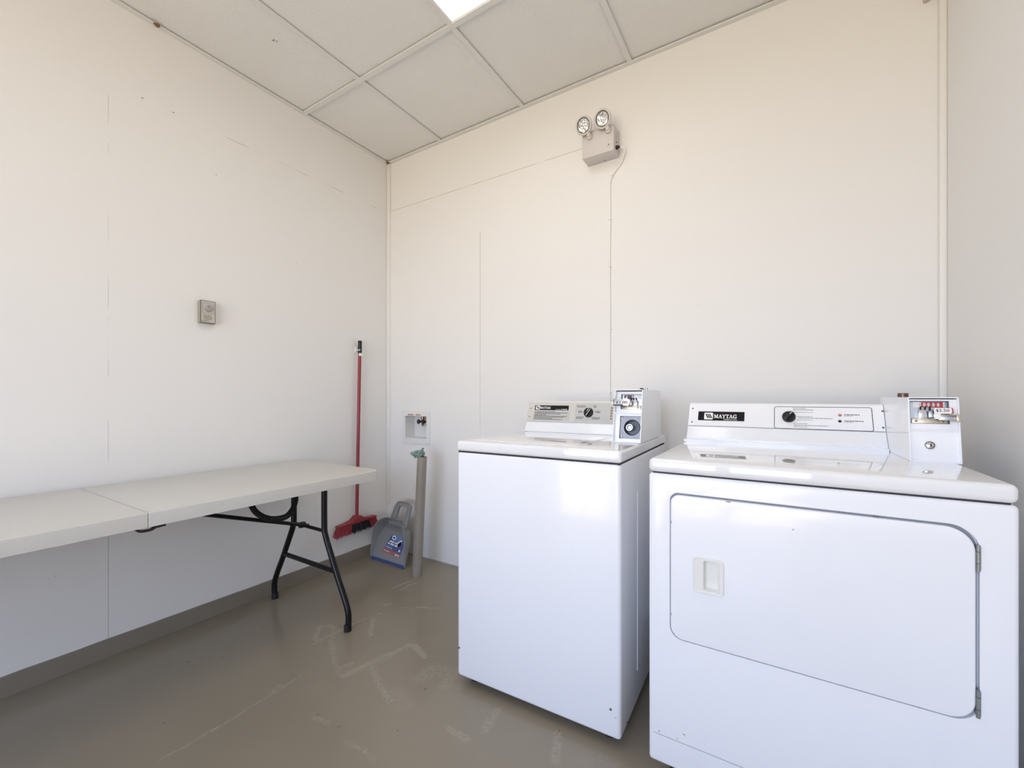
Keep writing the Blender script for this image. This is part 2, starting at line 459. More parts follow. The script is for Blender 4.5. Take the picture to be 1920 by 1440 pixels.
at = me.attributes.new('scuff', 'FLOAT', 'POINT'); at.data.foreach_set('value', sv); at = me.attributes.new('dirt', 'FLOAT', 'POINT'); at.data.foreach_set('value', dv); me.update()
fl = bpy.data.objects.new('floor', me); C.objects.link(fl); struct(fl)

# walls
OBX0, OBX1, OBZ0, OBZ1 = -2.166, -1.968, .792, .944
b = MB(frame((0, BY, 0), (1, 0, 0), (0, 0, 1), (0, -1, 0)))
b.plate([(LX-.1, -.02), (RX+.1, -.02), (RX+.1, CZ+.1), (LX-.1, CZ+.1)], [[(OBX0, OBZ0), (OBX1, OBZ0), (OBX1, OBZ1), (OBX0, OBZ1)]], -.12, 0, M['wall_back'])
for px, py, r in [(922,573,.002),(1307,573,.0015),(1767,690,.002)]:
    r3 = ray(px, py); t = BY/r3.y; b.flat(circ(r3.x*t, H+r3.z*t, r, 8), .0006, M['ink_grey'])
struct(b.build('wall_back'))
b = MB(frame((LX, 0, 0), (0, 1, 0), (0, 0, 1), (1, 0, 0)))
b.plate([(FY-.1, -.02), (BY, -.02), (BY, CZ+.1), (FY-.1, CZ+.1)], [], -.12, 0, M['wall_left'])
for px, py, r in [(267,184,.004),(325,211,.004),(405,328,.0025),(556,494,.0025),(104,1080,.002)]:
    r3 = ray(px, py); t = LX/r3.x
    b.prism(circ(r3.y*t, H+r3.z*t, r, 9, r*.6), 0, .0015, M['ink_grey'])
struct(b.build('wall_left'))
b = MB(frame((RX, 0, 0), (0, 1, 0), (0, 0, 1), (-1, 0, 0)))
b.plate([(FY-.1, -.02), (BY, -.02), (BY, CZ+.1), (FY-.1, CZ+.1)], [], -.12, 0, M['wall'])
struct(b.build('wall_right'))
# front wall with a glazed door and two windows behind the viewer
WIN = [(-1.75, -.74, .10, 2.48)]
DOOR = (-.66, .34, 0, 2.48)
b = MB(frame((0, FY, 0), (1, 0, 0), (0, 0, 1), (0, 1, 0)))
dl = [(LX-.1, -.02), (DOOR[0], -.02), (DOOR[0], DOOR[3]), (DOOR[1], DOOR[3]), (DOOR[1], -.02), (RX+.1, -.02), (RX+.1, CZ+.1), (LX-.1, CZ+.1)]
b.plate(dl, [[(x0, z0), (x1, z0), (x1, z1), (x0, z1)] for x0, x1, z0, z1 in WIN], -.12, 0, M['wall'])
struct(b.build('wall_front'))
wfr = frame((0, FY-.06, 0), (1, 0, 0), (0, 0, 1), (0, 1, 0))
for k, (x0, x1, z0, z1) in enumerate(WIN):
    b = MB(wfr); xm = (x0+x1)/2
    b.plate([(x0, z0), (x1, z0), (x1, z1), (x0, z1)], [[(x0+.04, z0+.04), (xm-.02, z0+.04), (xm-.02, z1-.04), (x0+.04, z1-.04)], [(xm+.02, z0+.04), (x1-.04, z0+.04), (x1-.04, z1-.04), (xm+.02, z1-.04)]], -.02, .02, M['frame_alu'])
    struct(b.build('window_%d' % (k+1)))
b = MB(wfr); x0, x1, z0, z1 = DOOR
b.plate([(x0, z0), (x1, z0), (x1, z1), (x0, z1)], [[(x0+.07, .12), (x1-.07, .12), (x1-.07, z1-.08), (x0+.07, z1-.08)]], -.02, .02, M['frame_alu'])
dr = struct(b.build('door_1'))
b = MB(wfr); b.box((x0+.12, 1.0, .04), (x1-.12, 1.03, .07), M['frame_alu']); b.build('push_bar', dr)

# baseboard and corner mouldings
b = MB(); zz = .074
n = 60; vs = []; 
for i in range(n+1):
    y = FY + (BY-.002-FY)*i/n; dz = noise.noise(V((y*9, 0, 0)))*.003
    vs += [(LX, y, 0), (LX+.007, y, 0), (LX+.007, y, zz+dz), (LX, y, zz+dz+.001)]
b.add(vs, [(4*i+k, 4*i+4+k, 4*i+4+(k+1) % 4, 4*i+(k+1) % 4) for i in range(n) for k in range(4)] + [(3, 2, 1, 0), (4*n, 4*n+1, 4*n+2, 4*n+3)], M['baseboard'])
struct(b.build('baseboard_left'))
b = MB(); b.box((LX+.001, BY-.012, .325), (-2.313, BY, CZ-.003), M['trim'], .003, 2); struct(b.build('trim_1'))
b = MB(); b.box((.486, BY-.022, 0), (RX, BY, CZ-.003), M['trim'], .004, 2); struct(b.build('trim_2'))
b = MB(); b.box((-2.313, BY-.003, 0.01), (-2.311, BY, 2.372), M['trim']); struct(b.build('trim_3'))

# ceiling: lay-in tiles above an exposed grid
XS = [LX, -1.840, -1.228, -.616, -.004, RX]
YS = [FY, -.975, .245, 1.465, BY]
TR = (-1.228, -.616, .245, 1.465)
b = MB(); b.box((LX-.1, FY-.1, CZ+.03), (RX+.1, BY+.1, CZ+.1), M['tile'])
for i in range(5):
    for j in range(4):
        if abs(XS[i] - TR[0]) < .01 and abs(YS[j] - TR[2]) < .01: continue
        dz = [0, .001, -.0005][(i*3+j) % 3]
        b.box((XS[i]+.0015, YS[j]+.0015, CZ+.009+dz), (XS[i+1]-.0015, YS[j+1]-.0015, CZ+.02), M['tile'])
for px, py, r in [(513,77,.006),(519,79,.004),(1022,103,.0015)]:
    x, y = onz(px, py, CZ+.004); b.add([(x+r*math.cos(a)*1.6, y+r*math.sin(a)*.7, CZ+.0070) for a in [k*PI/4 for k in range(8)]], [tuple(range(8))], M['worn'])
ce = struct(b.build('ceiling'))
b = MB()
w = .012
for x in XS[1:-1]: b.box((x-w, FY, CZ-.002), (x+w, BY, CZ+.004), M['grid'], .0008, 1)
for y in YS[1:-1]: b.box((LX+.002, y-w-.001, CZ-.0028), (RX-.002, y+w+.001, CZ+.0045), M['grid'], .0008, 1)
b.box((LX, FY, CZ-.0036), (LX+.022, BY, CZ+.0032), M['grid']); b.box((RX-.022, FY, CZ-.0036), (RX, BY, CZ+.0032), M['grid'])
b.box((LX, BY-.022, CZ-.0044), (RX, BY, CZ+.0028), M['grid']); b.box((LX, FY, CZ-.0044), (RX, FY+.022, CZ+.003), M['grid'])
b.build('ceiling_grid', ce)
b = MB()
for px, py, r in [(727,305,.014),(294,46,.012)]:
    x, y = onz(px, py, CZ-.004); b.prism([(x+r*math.cos(a)*(1+.4*math.sin(3*a)), y+r*math.sin(a)) for a in [k*PI/5 for k in range(10)]], CZ-.007, CZ-.004, M['stain'])
b.build('rust_stain', ce)

# troffer lamp
t = thing('ceiling_light', ((TR[0]+TR[1])/2, (TR[2]+TR[3])/2, CZ), 'bright white recessed fluorescent ceiling light set among the ceiling tiles', 'ceiling light')
b = MB(); a0, a1, b0, b1 = TR
b.plate([(a0+w, b0+w), (a1-w, b0+w), (a1-w, b1-w), (a0+w, b1-w)], [[(a0+w+.003, b0+w+.003), (a1-w-.003, b0+w+.003), (a1-w-.003, b1-w-.003), (a0+w+.003, b1-w-.003)]], CZ+.002, CZ+.02, M['grid'])
b.build('lamp_frame', t)
b = MB(); b.box((a0+w+.003, b0+w+.003, CZ+.006), (a1-w-.003, b1-w-.003, CZ+.012), M['diffuser']); b.build('diffuser', t)

# ================================================================== shared appliance bits
def slab_glyphs():
    q = []
    def st(x0, y0, x1, y1, w):      # stroke with horizontal ends
        return [(x0-w/2, y0), (x0+w/2, y0), (x1+w/2, y1), (x1-w/2, y1)]
    def bx(x0, y0, x1, y1): return [(x0, y0), (x1, y0), (x1, y1), (x0, y1)]
    s = .12
    G = {}
    G['M'] = (1.12, [bx(0, 0, .34, s), bx(.74, 0, 1.12, s), bx(0, 1-s, .30, 1), bx(.82, 1-s, 1.12, 1), bx(.10, 0, .22, 1), bx(.82, 0, 1.02, 1), st(.26, 1, .56, .08, .22), st(.86, 1, .56, .08, .14)])
    G['A'] = (1.02, [bx(0, 0, .34, s), bx(.60, 0, 1.02, s), st(.16, 0, .48, 1, .12), st(.82, 0, .50, 1, .24), bx(.28, .30, .70, .30+s*.9)])
    G['Y'] = (.96, [bx(0, 1-s, .40, 1), bx(.62, 1-s, .96, 1), st(.48, .42, .20, 1, .24), st(.50, .42, .80, 1, .12), bx(.38, 0, .60, .5), bx(.24, 0, .74, s)])
    G['T'] = (.88, [bx(0, 1-s, .88, 1), bx(0, .70, .10, 1), bx(.78, .70, .88, 1), bx(.33, 0, .55, 1), bx(.20, 0, .68, s)])
    arc = [(.52+.46*math.cos(math.radians(a)), .5+.52*math.sin(math.radians(a))) for a in range(45, 321, 25)]
    arci = [(.54+.25*math.cos(math.radians(a)), .5+.38*math.sin(math.radians(a))) for a in range(45, 321, 25)]
    gq = [[arc[i], arc[i+1], arci[i+1], arci[i]] for i in range(len(arc)-1)]
    G['G'] = (1.02, gq + [bx(.70, .05, .92, .45), bx(.52, .36, 1.02, .36+s), bx(.78, .66, .88, 1)])
    return G
GLY = slab_glyphs()
def maytag(b, x, y, h, w, m):
    s = 'MAYTAG'; tot = sum(GLY[c][0] for c in s) + .0*5 - .18; k = w/tot; cx = x
    for i, c in enumerate(s):
        for q in GLY[c][1]: b.flat([(cx + px*k, y + py*h) for px, py in q], .0011, m)
        cx += (GLY[c][0] - (.06 if c in 'AYT' else 0))*k
def logo(b, x, y, s, hh, m, dk):
    b.flat(rrect(x+s/2, y+hh/2, s, hh, s*.12), .0010, m)
    for i in range(3):
        a = x + s*(.14 + .2*i)
        b.flat([(a, y+hh*.82), (a+s*.13, y+hh*.82), (a+s*(.13+.26), y+hh*.2), (a+s*.24, y+hh*.2)], .0014, dk)
    b.flat([(x+s*.06, y+hh*.82), (x+s*.2, y+hh*.82), (x+s*.2, y+hh*.77), (x+s*.06, y+hh*.77)], .0014, dk)
    b.flat([(x+s*.80, y+hh*.2), (x+s*.95, y+hh*.2), (x+s*.95, y+hh*.25), (x+s*.76, y+hh*.25)], .0014, dk)
def slot_screw(b, x, y, r, m=None):
    b.prism(circ(x, y, r, 16), 0, r*.45, m or M['screw'], r*.2, 2)
    b.flat([(x-r*.7, y-r*.12), (x+r*.7, y-r*.12), (x+r*.7, y+r*.12), (x-r*.7, y+r*.12)], r*.46, M['dark'])
def local_frame(root, o, u, v):
    W = WORLD[root.name]; return frame(W @ V(o), W.to_3x3() @ V(u), W.to_3x3() @ V(v))
def console_body(b, x0, x1, prof, m):
    """profile in (y, z) extruded along x, ends slightly bevelled"""
    bb = bmesh.new(); n = len(prof)
    L = [bb.verts.new((x0, y, z)) for y, z in prof]; R = [bb.verts.new((x1, y, z)) for y, z in prof]
    fl = bb.faces.new(L); fr = bb.faces.new(R[::-1])
    for i in range(n): bb.faces.new((L[i], R[i], R[(i+1) % n], L[(i+1) % n]))
    bmesh.ops.recalc_face_normals(bb, faces=bb.faces[:])
    bmesh.ops.bevel(bb, geom=[e for e in bb.edges], offset=.0025, segments=2, affect='EDGES', profile=.5)
    b.bm(bb, m)

# ================================================================== WASHER
RZ = math.radians(1.5)
W = thing('washing_machine', (-1.021, 1.246, 0), 'narrower white coin-operated top-loading washing machine, left of the dryer', 'washing machine', RZ)
WM = WORLD[W.name]
WW, WD = .622, .69
b = MB(WM); b.box((.002, .002, .030), (WW-.002, WD, .868), M['enamel'], .012, 4)
# pressed bead on the right side and folded front edge line
b.tube([(WW-.0025, .20, .75), (WW-.0025, .20, .14)], .003, M['enamel'], 8)
b.tube([(WW-.0025, .50, .75), (WW-.0025, .50, .14)], .003, M['enamel'], 8)
cab = b.build('cabinet', W)
ff = local_frame(W, (0, .002, 0), (1, 0, 0), (0, 0, 1))
for px, py in [(860,1214),(1145,1330)]:
    b = MB(ff); x, z = hit(px, py, ff); slot_screw(b, max(x, .012), z, .0038); b.build('front_screw', cab)
for px, py, r in [(1154,1346,.0025),(904,1268,.0012)]:
    b = MB(ff); x, z = hit(px, py, ff); b.flat([(x-r, z+r), (x+r, z+r*.8), (x+r*.9, z-r*1.2), (x+r*.2, z+.1*r)], .0004, M['ink_grey']); b.build('paint_chip', cab)
for y, z in ((.07, .045), (.30, .045)):
    b = MB(WM); b.lathe([(.004, 0), (.004, .002), (.001, .003)], M['screw'], 12, (WW-.002, y, z), (1, 0, 0)); b.build('side_screw', cab)
for x in (.05, WW-.05):
    for y in (.06, WD-.05): b = MB(WM); b.lathe([(.02, 0), (.02, .008), (.008, .012), (.008, .032)], M['black'], 16, (x, y, 0)); b.build('foot', W)
b = MB(WM); b.box((.006, .006, .864), (WW-.006, WD-.006, .8705), M['dark']); b.build('seam_gasket', W)
b = MB(WM); b.box((0, 0, .870), (WW, WD, .908), M['enamel_top'], .010, 5); deck = b.build('top_deck', W)
# lid, slightly domed
lf = local_frame(W, (0, 0, .908), (1, 0, 0), (0, 1, 0))
b = MB(lf); b.prism(rrect(.245, .27, .43, .44, .03, 8), -.004, .0018, M['enamel_top'], .0015, 3); b.build('lid', W)
# control console
x0, x1 = .008, .52
yb = .515
prof = [(yb, .908), (yb+.004, .9145), (yb+.026, .955), (yb+.055, 1.047), (yb+.065, 1.051), (yb+.14, 1.051), (yb+.15, 1.04), (yb+.15, .908)]
b = MB(WM); console_body(b, x0, x1, prof, M['panel_white'])
con = b.build('control_console', W)
pf = local_frame(W, (x0, yb+.0255, .9575), (1, 0, 0), (0, .029, .092))   # upper, sloping face
pl = .092/math.cos(math.atan2(.029, .092))
b = MB(pf); b.box((-.001, 0, .0), (x1-x0, pl-.002, .002), M['panel_beige'], .0006, 1); fas = b.build('fascia', con)
cf = pf @ Matrix.Translation((0, 0, .0022))
def cpx(px, py): return hit(px, py, cf)
def crop_pt(x, y): return cpx(980 + x/10.667, 740 + y/10.667)
# grey label plates
b = MB(cf)
p = crop_pt(1070, 180); q = crop_pt(1030, 540)
b.box((p[0], .004, 0), (x1-x0-.004, pl-.010, .0008), M['panel_grey'], .0003, 1)
a = crop_pt(250, 320); c2 = crop_pt(925, 500)
b.box((a[0]-.008, .006, 0), (c2[0], a[1], .0006), M['panel_grey'], .0002, 1)
b.flat([(.0, -.0035), (x1-x0, -.0035), (x1-x0, .0005), (.0, .0005)], .0001, M['panel_grey'])
b.build('label_plate', fas)
# brand plate
b = MB(cf)
A = crop_pt(255, 212); B = crop_pt(915, 318); Cc = crop_pt(250, 305)
bx0, bx1 = A[0], B[0]; by1, by0 = A[1], Cc[1]
b.box((bx0, by0, 0), (bx1, by1, .0008), M['ink'], .0003, 1)
bh = by1-by0; bw = bx1-bx0
logo(b, bx0+bw*.03, by0+bh*.12, bw*.125, bh*.78, M['white_ink'], M['ink'])
maytag(b, bx0+bw*.16, by0+bh*.26, bh*.46, bw*.32, M['white_ink'])
b.text('COMMERCIAL', bx0+bw*.62, by0+bh*.08, bh*.14, M['white_ink'], .0011, bw*.16)
b.text('WASHER', bx0+bw*.79, by0+bh*.08, bh*.2, M['white_ink'], .0011, bw*.18, bold=.02)
b.build('brand_plate', fas)
b = MB(cf)
lx0 = bx0 + .002; lx1 = bx1
hh = (by0-.010)/8
for i, fr_ in enumerate((.62, 1.0, .8, .38, .98, .9, .55, .85)):
    b.bars(lx0, by0 - .004 - (i+.8)*hh, (lx1-lx0)*fr_, hh*.42, M['ink'], .0009)
for y in (by0+.008, .02): slot_screw(b, .012, y, .0028)
kx, ky = crop_pt(1320, 362)
kr = (crop_pt(1413, 362)[0] - crop_pt(1228, 362)[0])/2
for (ex, ey, ew) in [(-.060,.036,.048),(-.055,.029,.038),(-.050,.006,.022),(-.048,.001,.018),(-.056,-.026,.036),(-.058,-.033,.034),(.020,.036,.016),(.022,.029,.012),(.030,.006,.028),(.034,.000,.018),(.016,-.027,.040),(.018,-.034,.034)]:
    b.bars(kx+ex, ky+ey*.85, ew, .0024, M['ink'], .0010)
b.strip(circ(kx, ky, kr*1.12, 32), .0012, .0010, M['white_ink'], True)
b.build('printed_text', fas)
kf = cf @ Matrix.Translation((kx, ky, 0))
b = MB(kf); b.lathe([(kr*1.02, 0), (kr*1.02, .006), (kr*.97, .009), (kr*.0, .009)], M['black'], 32)
ang = math.radians(-32); rm = Matrix.Rotation(ang, 4, 'Z'); b.M = kf @ rm
b.prism(rrect(0, 0, kr*.62, kr*1.86, kr*.25), .008, .019, M['black'], .002, 2)
b.flat([(kr*.16, -kr*.8), (kr*.25, -kr*.8), (kr*.25, kr*.8), (kr*.16, kr*.8)], .0193, M['white_ink'])
b.flat([(-kr*.22, kr*.1), (-kr*.13, kr*.1), (-kr*.13, kr*.8), (-kr*.22, kr*.8)], .0193, M['white_ink'])
b.build('selector_knob', con)
for i in range(5):
    x, y = crop_pt(1785 - i*5, 268 + i*54)
    x = min(x, x1-x0-.006)
    b = MB(cf @ Matrix.Translation((x, y, 0))); b.lathe([(.0042, 0), (.0042, .0012), (.0036, .0018), (0, .0018)], M['brass'], 18)
    b.flat(circ(0, 0, .0022, 12), .0022, M['red_ink']); b.build('indicator_light', con)

# washer coin box -------------------------------------------------
def coin_shell(root, fx0, fx1, fy_bot, fy_top, yback, z0, z1, side_lean=0, t=.0028, rec=.03):
    """open fronted housing; returns its front frame (origin bottom left, x right, y up the front)"""
    Wm = WORLD[root.name]
    b = MB(Wm)
    outline = [(fy_bot, z0), (fy_top, z1-.004), (fy_top+.004, z1), (yback-.02, z1), (yback-.005, z1-.008), (yback, z1-.03), (yback, z0)]
    def side(xa, xb):
        bb = bmesh.new(); n = len(outline)
        L = [bb.verts.new((xa, y, z)) for y, z in outline]; R = [bb.verts.new((xb, y, z)) for y, z in outline]
        bb.faces.new(L); bb.faces.new(R[::-1])
        for i in range(n): bb.faces.new((L[i], R[i], R[(i+1) % n], L[(i+1) % n]))
        bmesh.ops.recalc_face_normals(bb, faces=bb.faces[:])
        bmesh.ops.bevel(bb, geom=bb.edges[:], offset=.0008, segments=2, affect='EDGES')
        b.bm(bb, M['enamel'])
    side(fx0, fx0+t); side(fx1-t, fx1)
    b.box((fx0+t*.5, fy_top+.003, z1-t), (fx1-t*.5, yback-.02, z1), M['enamel'], .0006, 1)
    b.box((fx0+t*.5, yback-.022, z1-.031), (fx1-t*.5, yback-.002, z1-.003), M['enamel'])
    b.box((fx0+t*.5, yback-t, z0), (fx1-t*.5, yback, z1-.03), M['enamel'])
    b.box((fx0+t*.5, fy_bot+.002, z0), (fx1-t*.5, yback, z0+t), M['enamel'])
    ob = b.build('housing', root)
    fr = local_frame(root, (fx0, fy_bot, z0), (1, 0, 0), (0, fy_top-fy_bot, z1-z0))
    return ob, fr
cx0, cx1 = .521, .636-.002
cz0, cz1 = .909, 1.098
Wc = thing('coin_box', WM @ V((cx0, .235, .909)), 'white coin box standing on the washer, its open front showing a metal lock cylinder', 'coin box', RZ)
# its own frame has its origin at the front left bottom corner
sh, fr = coin_shell(Wc, 0, cx1-cx0-.012, 0, .036, .345, 0, cz1-cz0)
bw = cx1-cx0-.012; bh = math.hypot(cz1-cz0, .036)
inn = fr @ Matrix.Translation((0, 0, -.016))          # recessed inner face
mid = bh*.545
b = MB(inn)
b.plate([(.0028, .004), (bw-.0028, .004), (bw-.0028, bh-.004), (.0028, bh-.004)],
        [[(.020, mid+.018), (bw-.006, mid+.018), (bw-.006, bh-.014), (.020, bh-.014)], [(.020, .016), (bw-.006, .016), (bw-.006, mid-.006), (.020, mid-.006)]], -.002, 0, M['enamel'])
b.build('front_plate', Wc)
b = MB(fr); b.box((.002, mid, -.018), (bw-.002, mid+.003, -.001), M['enamel'], .0008, 1); b.build('divider', Wc)
# coin mechanism
def mechanism(root, fi, x0, y0, x1, y1, flip, ovals, red, tagtxt):
    w = x1-x0; h = y1-y0
    b = MB(fi); b.box((x0-.003, y0-.003, -.014), (x1+.003, y1+.003, -.011), M['steel']); me = b.build('mechanism_back', root)
    b = MB(fi); b.box((x0+w*.04, y0+.0005, -.011), (x1-w*.04, y0+h*.25, -.003), M['brassy'], .001, 2); bp = b.build('slide_base', me)
    for q in (.15, .82): b = MB(fi); b.lathe([(.0030, -.003), (.0028, -.0018), (.0012, -.001), (0, -.001)], M['brass'], 14, (x0+w*q, y0+h*.11, 0)); b.build('rivet', me)
    b = MB(fi); b.box((x0+w*.10, y0+h*.74, -.011), (x1-w*.08, y0+h*.985, -.0095), M['white_ink'])
    if red: b.box((x0+w*.32, y0+h*.745, -.0096), (x1-w*.12, y0+h*.98, -.0088), M['counter_red'])
    else: b.box((x0+w*.12, y0+h*.70, -.0096), (x0+w*.58, y0+h*.97, -.0088), M['counter_purple'])
    for q in ovals:
        b.flat(circ(x0+w*q, y0+h*.86, w*.036, 18, h*.085), -.0085, M['white_ink'])
        b.strip(circ(x0+w*q, y0+h*.86, w*.018, 14, h*.05), .0008, -.0082, M['ink_grey'], True)
    b.build('counter_window', me)
    sx = (lambda q: x0+w*q) if not flip else (lambda q: x1-w*q)
    def bxx(b, qa, qb, ya, yb, za, zb, m, bev=.0008):
        a_, c_ = sorted((sx(qa), sx(qb))); b.box((a_, y0+h*ya, za), (c_, y0+h*yb, zb), m, bev, 2)
    b = MB(fi); bxx(b, .20, .44, .22, .62, -.011, .002, M['chrome'], .003); b.build('slide_block', me)
    for q in (.28, .40, .52): b = MB(fi); bxx(b, q, q+.025, .60, .78, -.010, -.001, M['dark'], .0003); b.build('coin_slot', me)
    b = MB(fi); bxx(b, .46, .62, .26, .55, -.010, .006, M['steel'], .001); bxx(b, .60, .74, .20, .48, -.006, .010, M['chrome'], .001)
    b.build('slide_track', me)
    return sx
sx = mechanism(Wc, inn, .020, mid+.018, bw-.006, bh-.014, True, (.24, .52, .82), False, None)
mx0, mx1, my0, my1 = .020, bw-.006, mid+.018, bh-.014
mw = mx1-mx0; mh = my1-my0
b = MB(inn); b.box((mx0-mw*.32, my0+mh*.20, .010), (mx0+mw*.40, my0+mh*.62, .015), M['steel'], .0012, 2)
b.box((mx0-mw*.32, my0+mh*.57, .010), (mx0+mw*.14, my0+mh*.62, .024), M['steel'], .001, 2)
b.box((mx0-mw*.28, my0+mh*.20, .010), (mx0+mw*.16, my0+mh*.25, .024), M['black'], .001, 2)
b.box((mx0-mw*.40, my0+mh*.26, .012), (mx0-mw*.30, my0+mh*.55, .022), M['chrome'], .002, 2)
b.build('slide_handle', Wc)
b = MB(inn); b.prism([(mx0+mw*.10, my0+mh*.22), (mx0+mw*.42, my0+mh*.18), (mx0+mw*.50, my0+mh*.35), (mx0+mw*.48, my0+mh*.56), (mx0+mw*.34, my0+mh*.70), (mx0+mw*.12, my0+mh*.66), (mx0+mw*.05, my0+mh*.45)], .0152, .0162, M['white_ink'])
b.M = inn @ Matrix.Translation((0, 0, .0164))
b.flat(rrect(mx0+mw*.10, my0+mh*.41, mw*.66, mh*.30, .002), -.0001, M['white_ink'])
b.text('$2.00', mx0-mw*.19, my0+mh*.33, mh*.17, M['ink'], .0003, mw*.56, bold=.008)
b.build('price_tag', Wc)
# open vault with the lock cylinder
vf = inn
vx0, vx1, vy0, vy1 = .020, bw-.006, .016, mid-.006
b = MB(vf); vcx, vcy = vx0+(vx1-vx0)*.58, (vy0+vy1)/2; vr = (vy1-vy0)*.36
b.plate([(vx0-.003, vy0-.003), (vx1+.003, vy0-.003), (vx1+.003, vy1+.003), (vx0-.003, vy1+.003)], [circ(vcx, vcy, vr, 32)], -.010, -.006, M['vault_grey'])
b.build('vault_face', Wc)
b = MB(vf)
b.lathe([(vr, -.006), (vr*.97, -.0045), (vr*.93, -.006), (vr*.92, -.030), (0, -.030)], M['vault_dark'], 36, (vcx, vcy, 0), caps=(0, 0))
b.strip(circ(vcx, vcy, vr*1.03, 36), .0012, -.0052, M['handle'], True)
b.build('vault_cavity', Wc)
lk = (vcx-vr*.30, vcy)
b = MB(vf); b.lathe([(vr*.44, -.030), (vr*.44, -.006), (vr*.40, -.0035), (vr*.33, -.0035), (vr*.32, -.007), (vr*.0, -.007)], M['chrome'], 30, (lk[0], lk[1], 0)); ly = b.build('lock_cylinder', Wc)
b = MB(vf); b.strip(circ(lk[0], lk[1], vr*.27, 24), vr*.1, -.0066, M['black'], True)
b.flat([(lk[0]-.0008, lk[1]-vr*.2), (lk[0]+.0008, lk[1]-vr*.2), (lk[0]+.0008, lk[1]+vr*.2), (lk[0]-.0008, lk[1]+vr*.2)], -.0064, M['black']); b.build('keyway', ly)
for (x, y) in ((vx0+.006, vy1-.008), (vx0+.006, vy0+.008)):
    b = MB(vf); b.lathe([(.0052, -.006), (.0050, -.004), (.003, -.0024), (0, -.002)], M['chrome'], 18, (x, y, 0)); b.build('rivet', Wc)
for (x, y) in ((.009, vy1-.009), (.009, vy0+.008)):
    b = MB(vf); b.lathe([(.0045, 0), (.0043, .001), (.0025, .002), (0, .0022)], M['enamel'], 18, (x, y, 0)); b.build('rivet', Wc)
WcM = WORLD[Wc.name]
b = MB(WcM)
b.lathe([(.009, 0), (.009, .004), (.006, .006), (.006, .008), (0, .008)], M['black'], 18, (.06, .19, cz1-cz0)); b.lathe([(.005, 0), (.005, .009), (0, .0095)], M['steel'], 14, (.078, .19, cz1-cz0))
b.build('top_lock', Wc)

# ================================================================== DRYER
DY = 1.182
D = thing('tumble_dryer', (.043, DY, 0), 'wide white front-loading tumble dryer with a large sloping-edged door, beside the right wall', 'tumble dryer')
dx0, dx1 = -.296, .384
DB = 1.862
b = MB(); b.box((dx0-.002, DY, .088), (dx1+.003, DB, .867), M['enamel'], .010, 4)
cab = b.build('cabinet', D)
df = frame((0, DY, 0), (1, 0, 0), (0, 0, 1), (0, -1, 0))
# door outline from the photograph, on the front plane
dl, dr_, dt, dbm = hit(1256, 1000, df)[0], hit(1832, 1150, df)[0], hit(1290, 929, df)[1], hit(1320, 1203, df)[1]
dbr = hit(1790, 1359, df)[1]
print('door', dl, dr_, dt, dbm, dbr)
def door_outline(g):
    return rrect((dl+dr_)/2, (dt+(dbm+dbr)/2)/2, dr_-dl-2*g, dt-(dbm+dbr)/2-2*g, [.032, .040, .045, .022], 10)
cb = MB(df @ Matrix.Translation((.0018, .0018, 0))); cb.prism(door_outline(-.0020), -.012, .02, M['enamel'])
cut(cab, cb)
for px, py, r in [(1283,1378,.0035),(1270,1385,.0022),(1236,1371,.003)]:
    b = MB(df); x, z = hit(px, py, df); b.flat([(x-r, z+r*.2), (x-r*.2, z+r*.8), (x+r, z-r*.5), (x+r*.2, z-r*.2)], .0005, M['screw']); b.build('paint_chip', cab)
zk = .166
b = MB(df); b.flat([(dx0+.01, zk), (dx1-.01, zk), (dx1-.01, zk+.0012), (dx0+.01, zk+.0012)], .0005, M['ink_grey'])
b.build('kick_seam', cab)
b = MB(df @ Matrix.Translation((.0018, .0018, 0))); b.prism(door_outline(-.001), -.0118, -.0112, M['ink_grey']); b.build('door_recess', cab)
b = MB(df); b.prism(door_outline(.0018), -.011, .0035, M['enamel'], .004, 4); door = b.build('door', D)
# handle
h0 = hit(1301, 1041, df); h1 = hit(1357, 1117, df)
hx0, hx1, hz0, hz1 = h0[0], h1[0], h1[1]-.002, h0[1]
cb = MB(df); cb.prism(rrect((hx0+hx1)/2+.006, (hz0+hz1)/2, .036, .078, .006), -.0105, .02, M['enamel']); cut(door, cb)
hf = df @ Matrix.Translation((0, 0, .0035))
b = MB(hf); hw, hh_ = hx1-hx0, hz1-hz0; hcx, hcz = (hx0+hx1)/2, (hz0+hz1)/2
b.plate(rrect(hcx, hcz, hw, hh_, .009), [rrect(hcx+.006, hcz, .034, .076, .006)], -.001, .003, M['handle'])
b.tube([(p[0], p[1], .002) for p in rrect(hcx, hcz, hw-.002, hh_-.002, .009)] + [(hcx-hw/2+.001, hcz-hh_/2+.01, .002)], .0022, M['handle'], 8)
b.tube([(p[0], p[1], .002) for p in rrect(hcx+.006, hcz, .037, .079, .006)] + [(hcx+.006-.0185, hcz-.0395+.006, .002)], .0022, M['handle'], 8)
hd = b.build('handle', door)
b = MB(hf)
pts = rrect(hcx+.006, hcz, .035, .077, .006); pin = rrect(hcx+.006, hcz, .030, .068, .006); n = len(pts)
b.add([(x, y, 0) for x, y in pts] + [(x, y, -.013) for x, y in pin], [(i, (i+1) % n, n+(i+1) % n, n+i) for i in range(n)] + [tuple(range(n, 2*n))], M['handle'])
b.build('grip_cup', hd)
b = MB(hf); b.strip(rrect(hcx+.002, hcz, hw+.012, hh_+.012, .012), .0012, .0003, M['panel_white'], True); b.build('handle_outline', door)
for px, py, r in [(1487,992,.0035)]:
    b = MB(hf); x, z = hit(px, py, df); b.flat([(x-r*.6, z-r*.7), (x+r*.1, z-r*.4), (x+r*.6, z+r*.8), (x-r*.1, z+r*.2)], .0005, M['screw']); b.build('paint_chip', door)
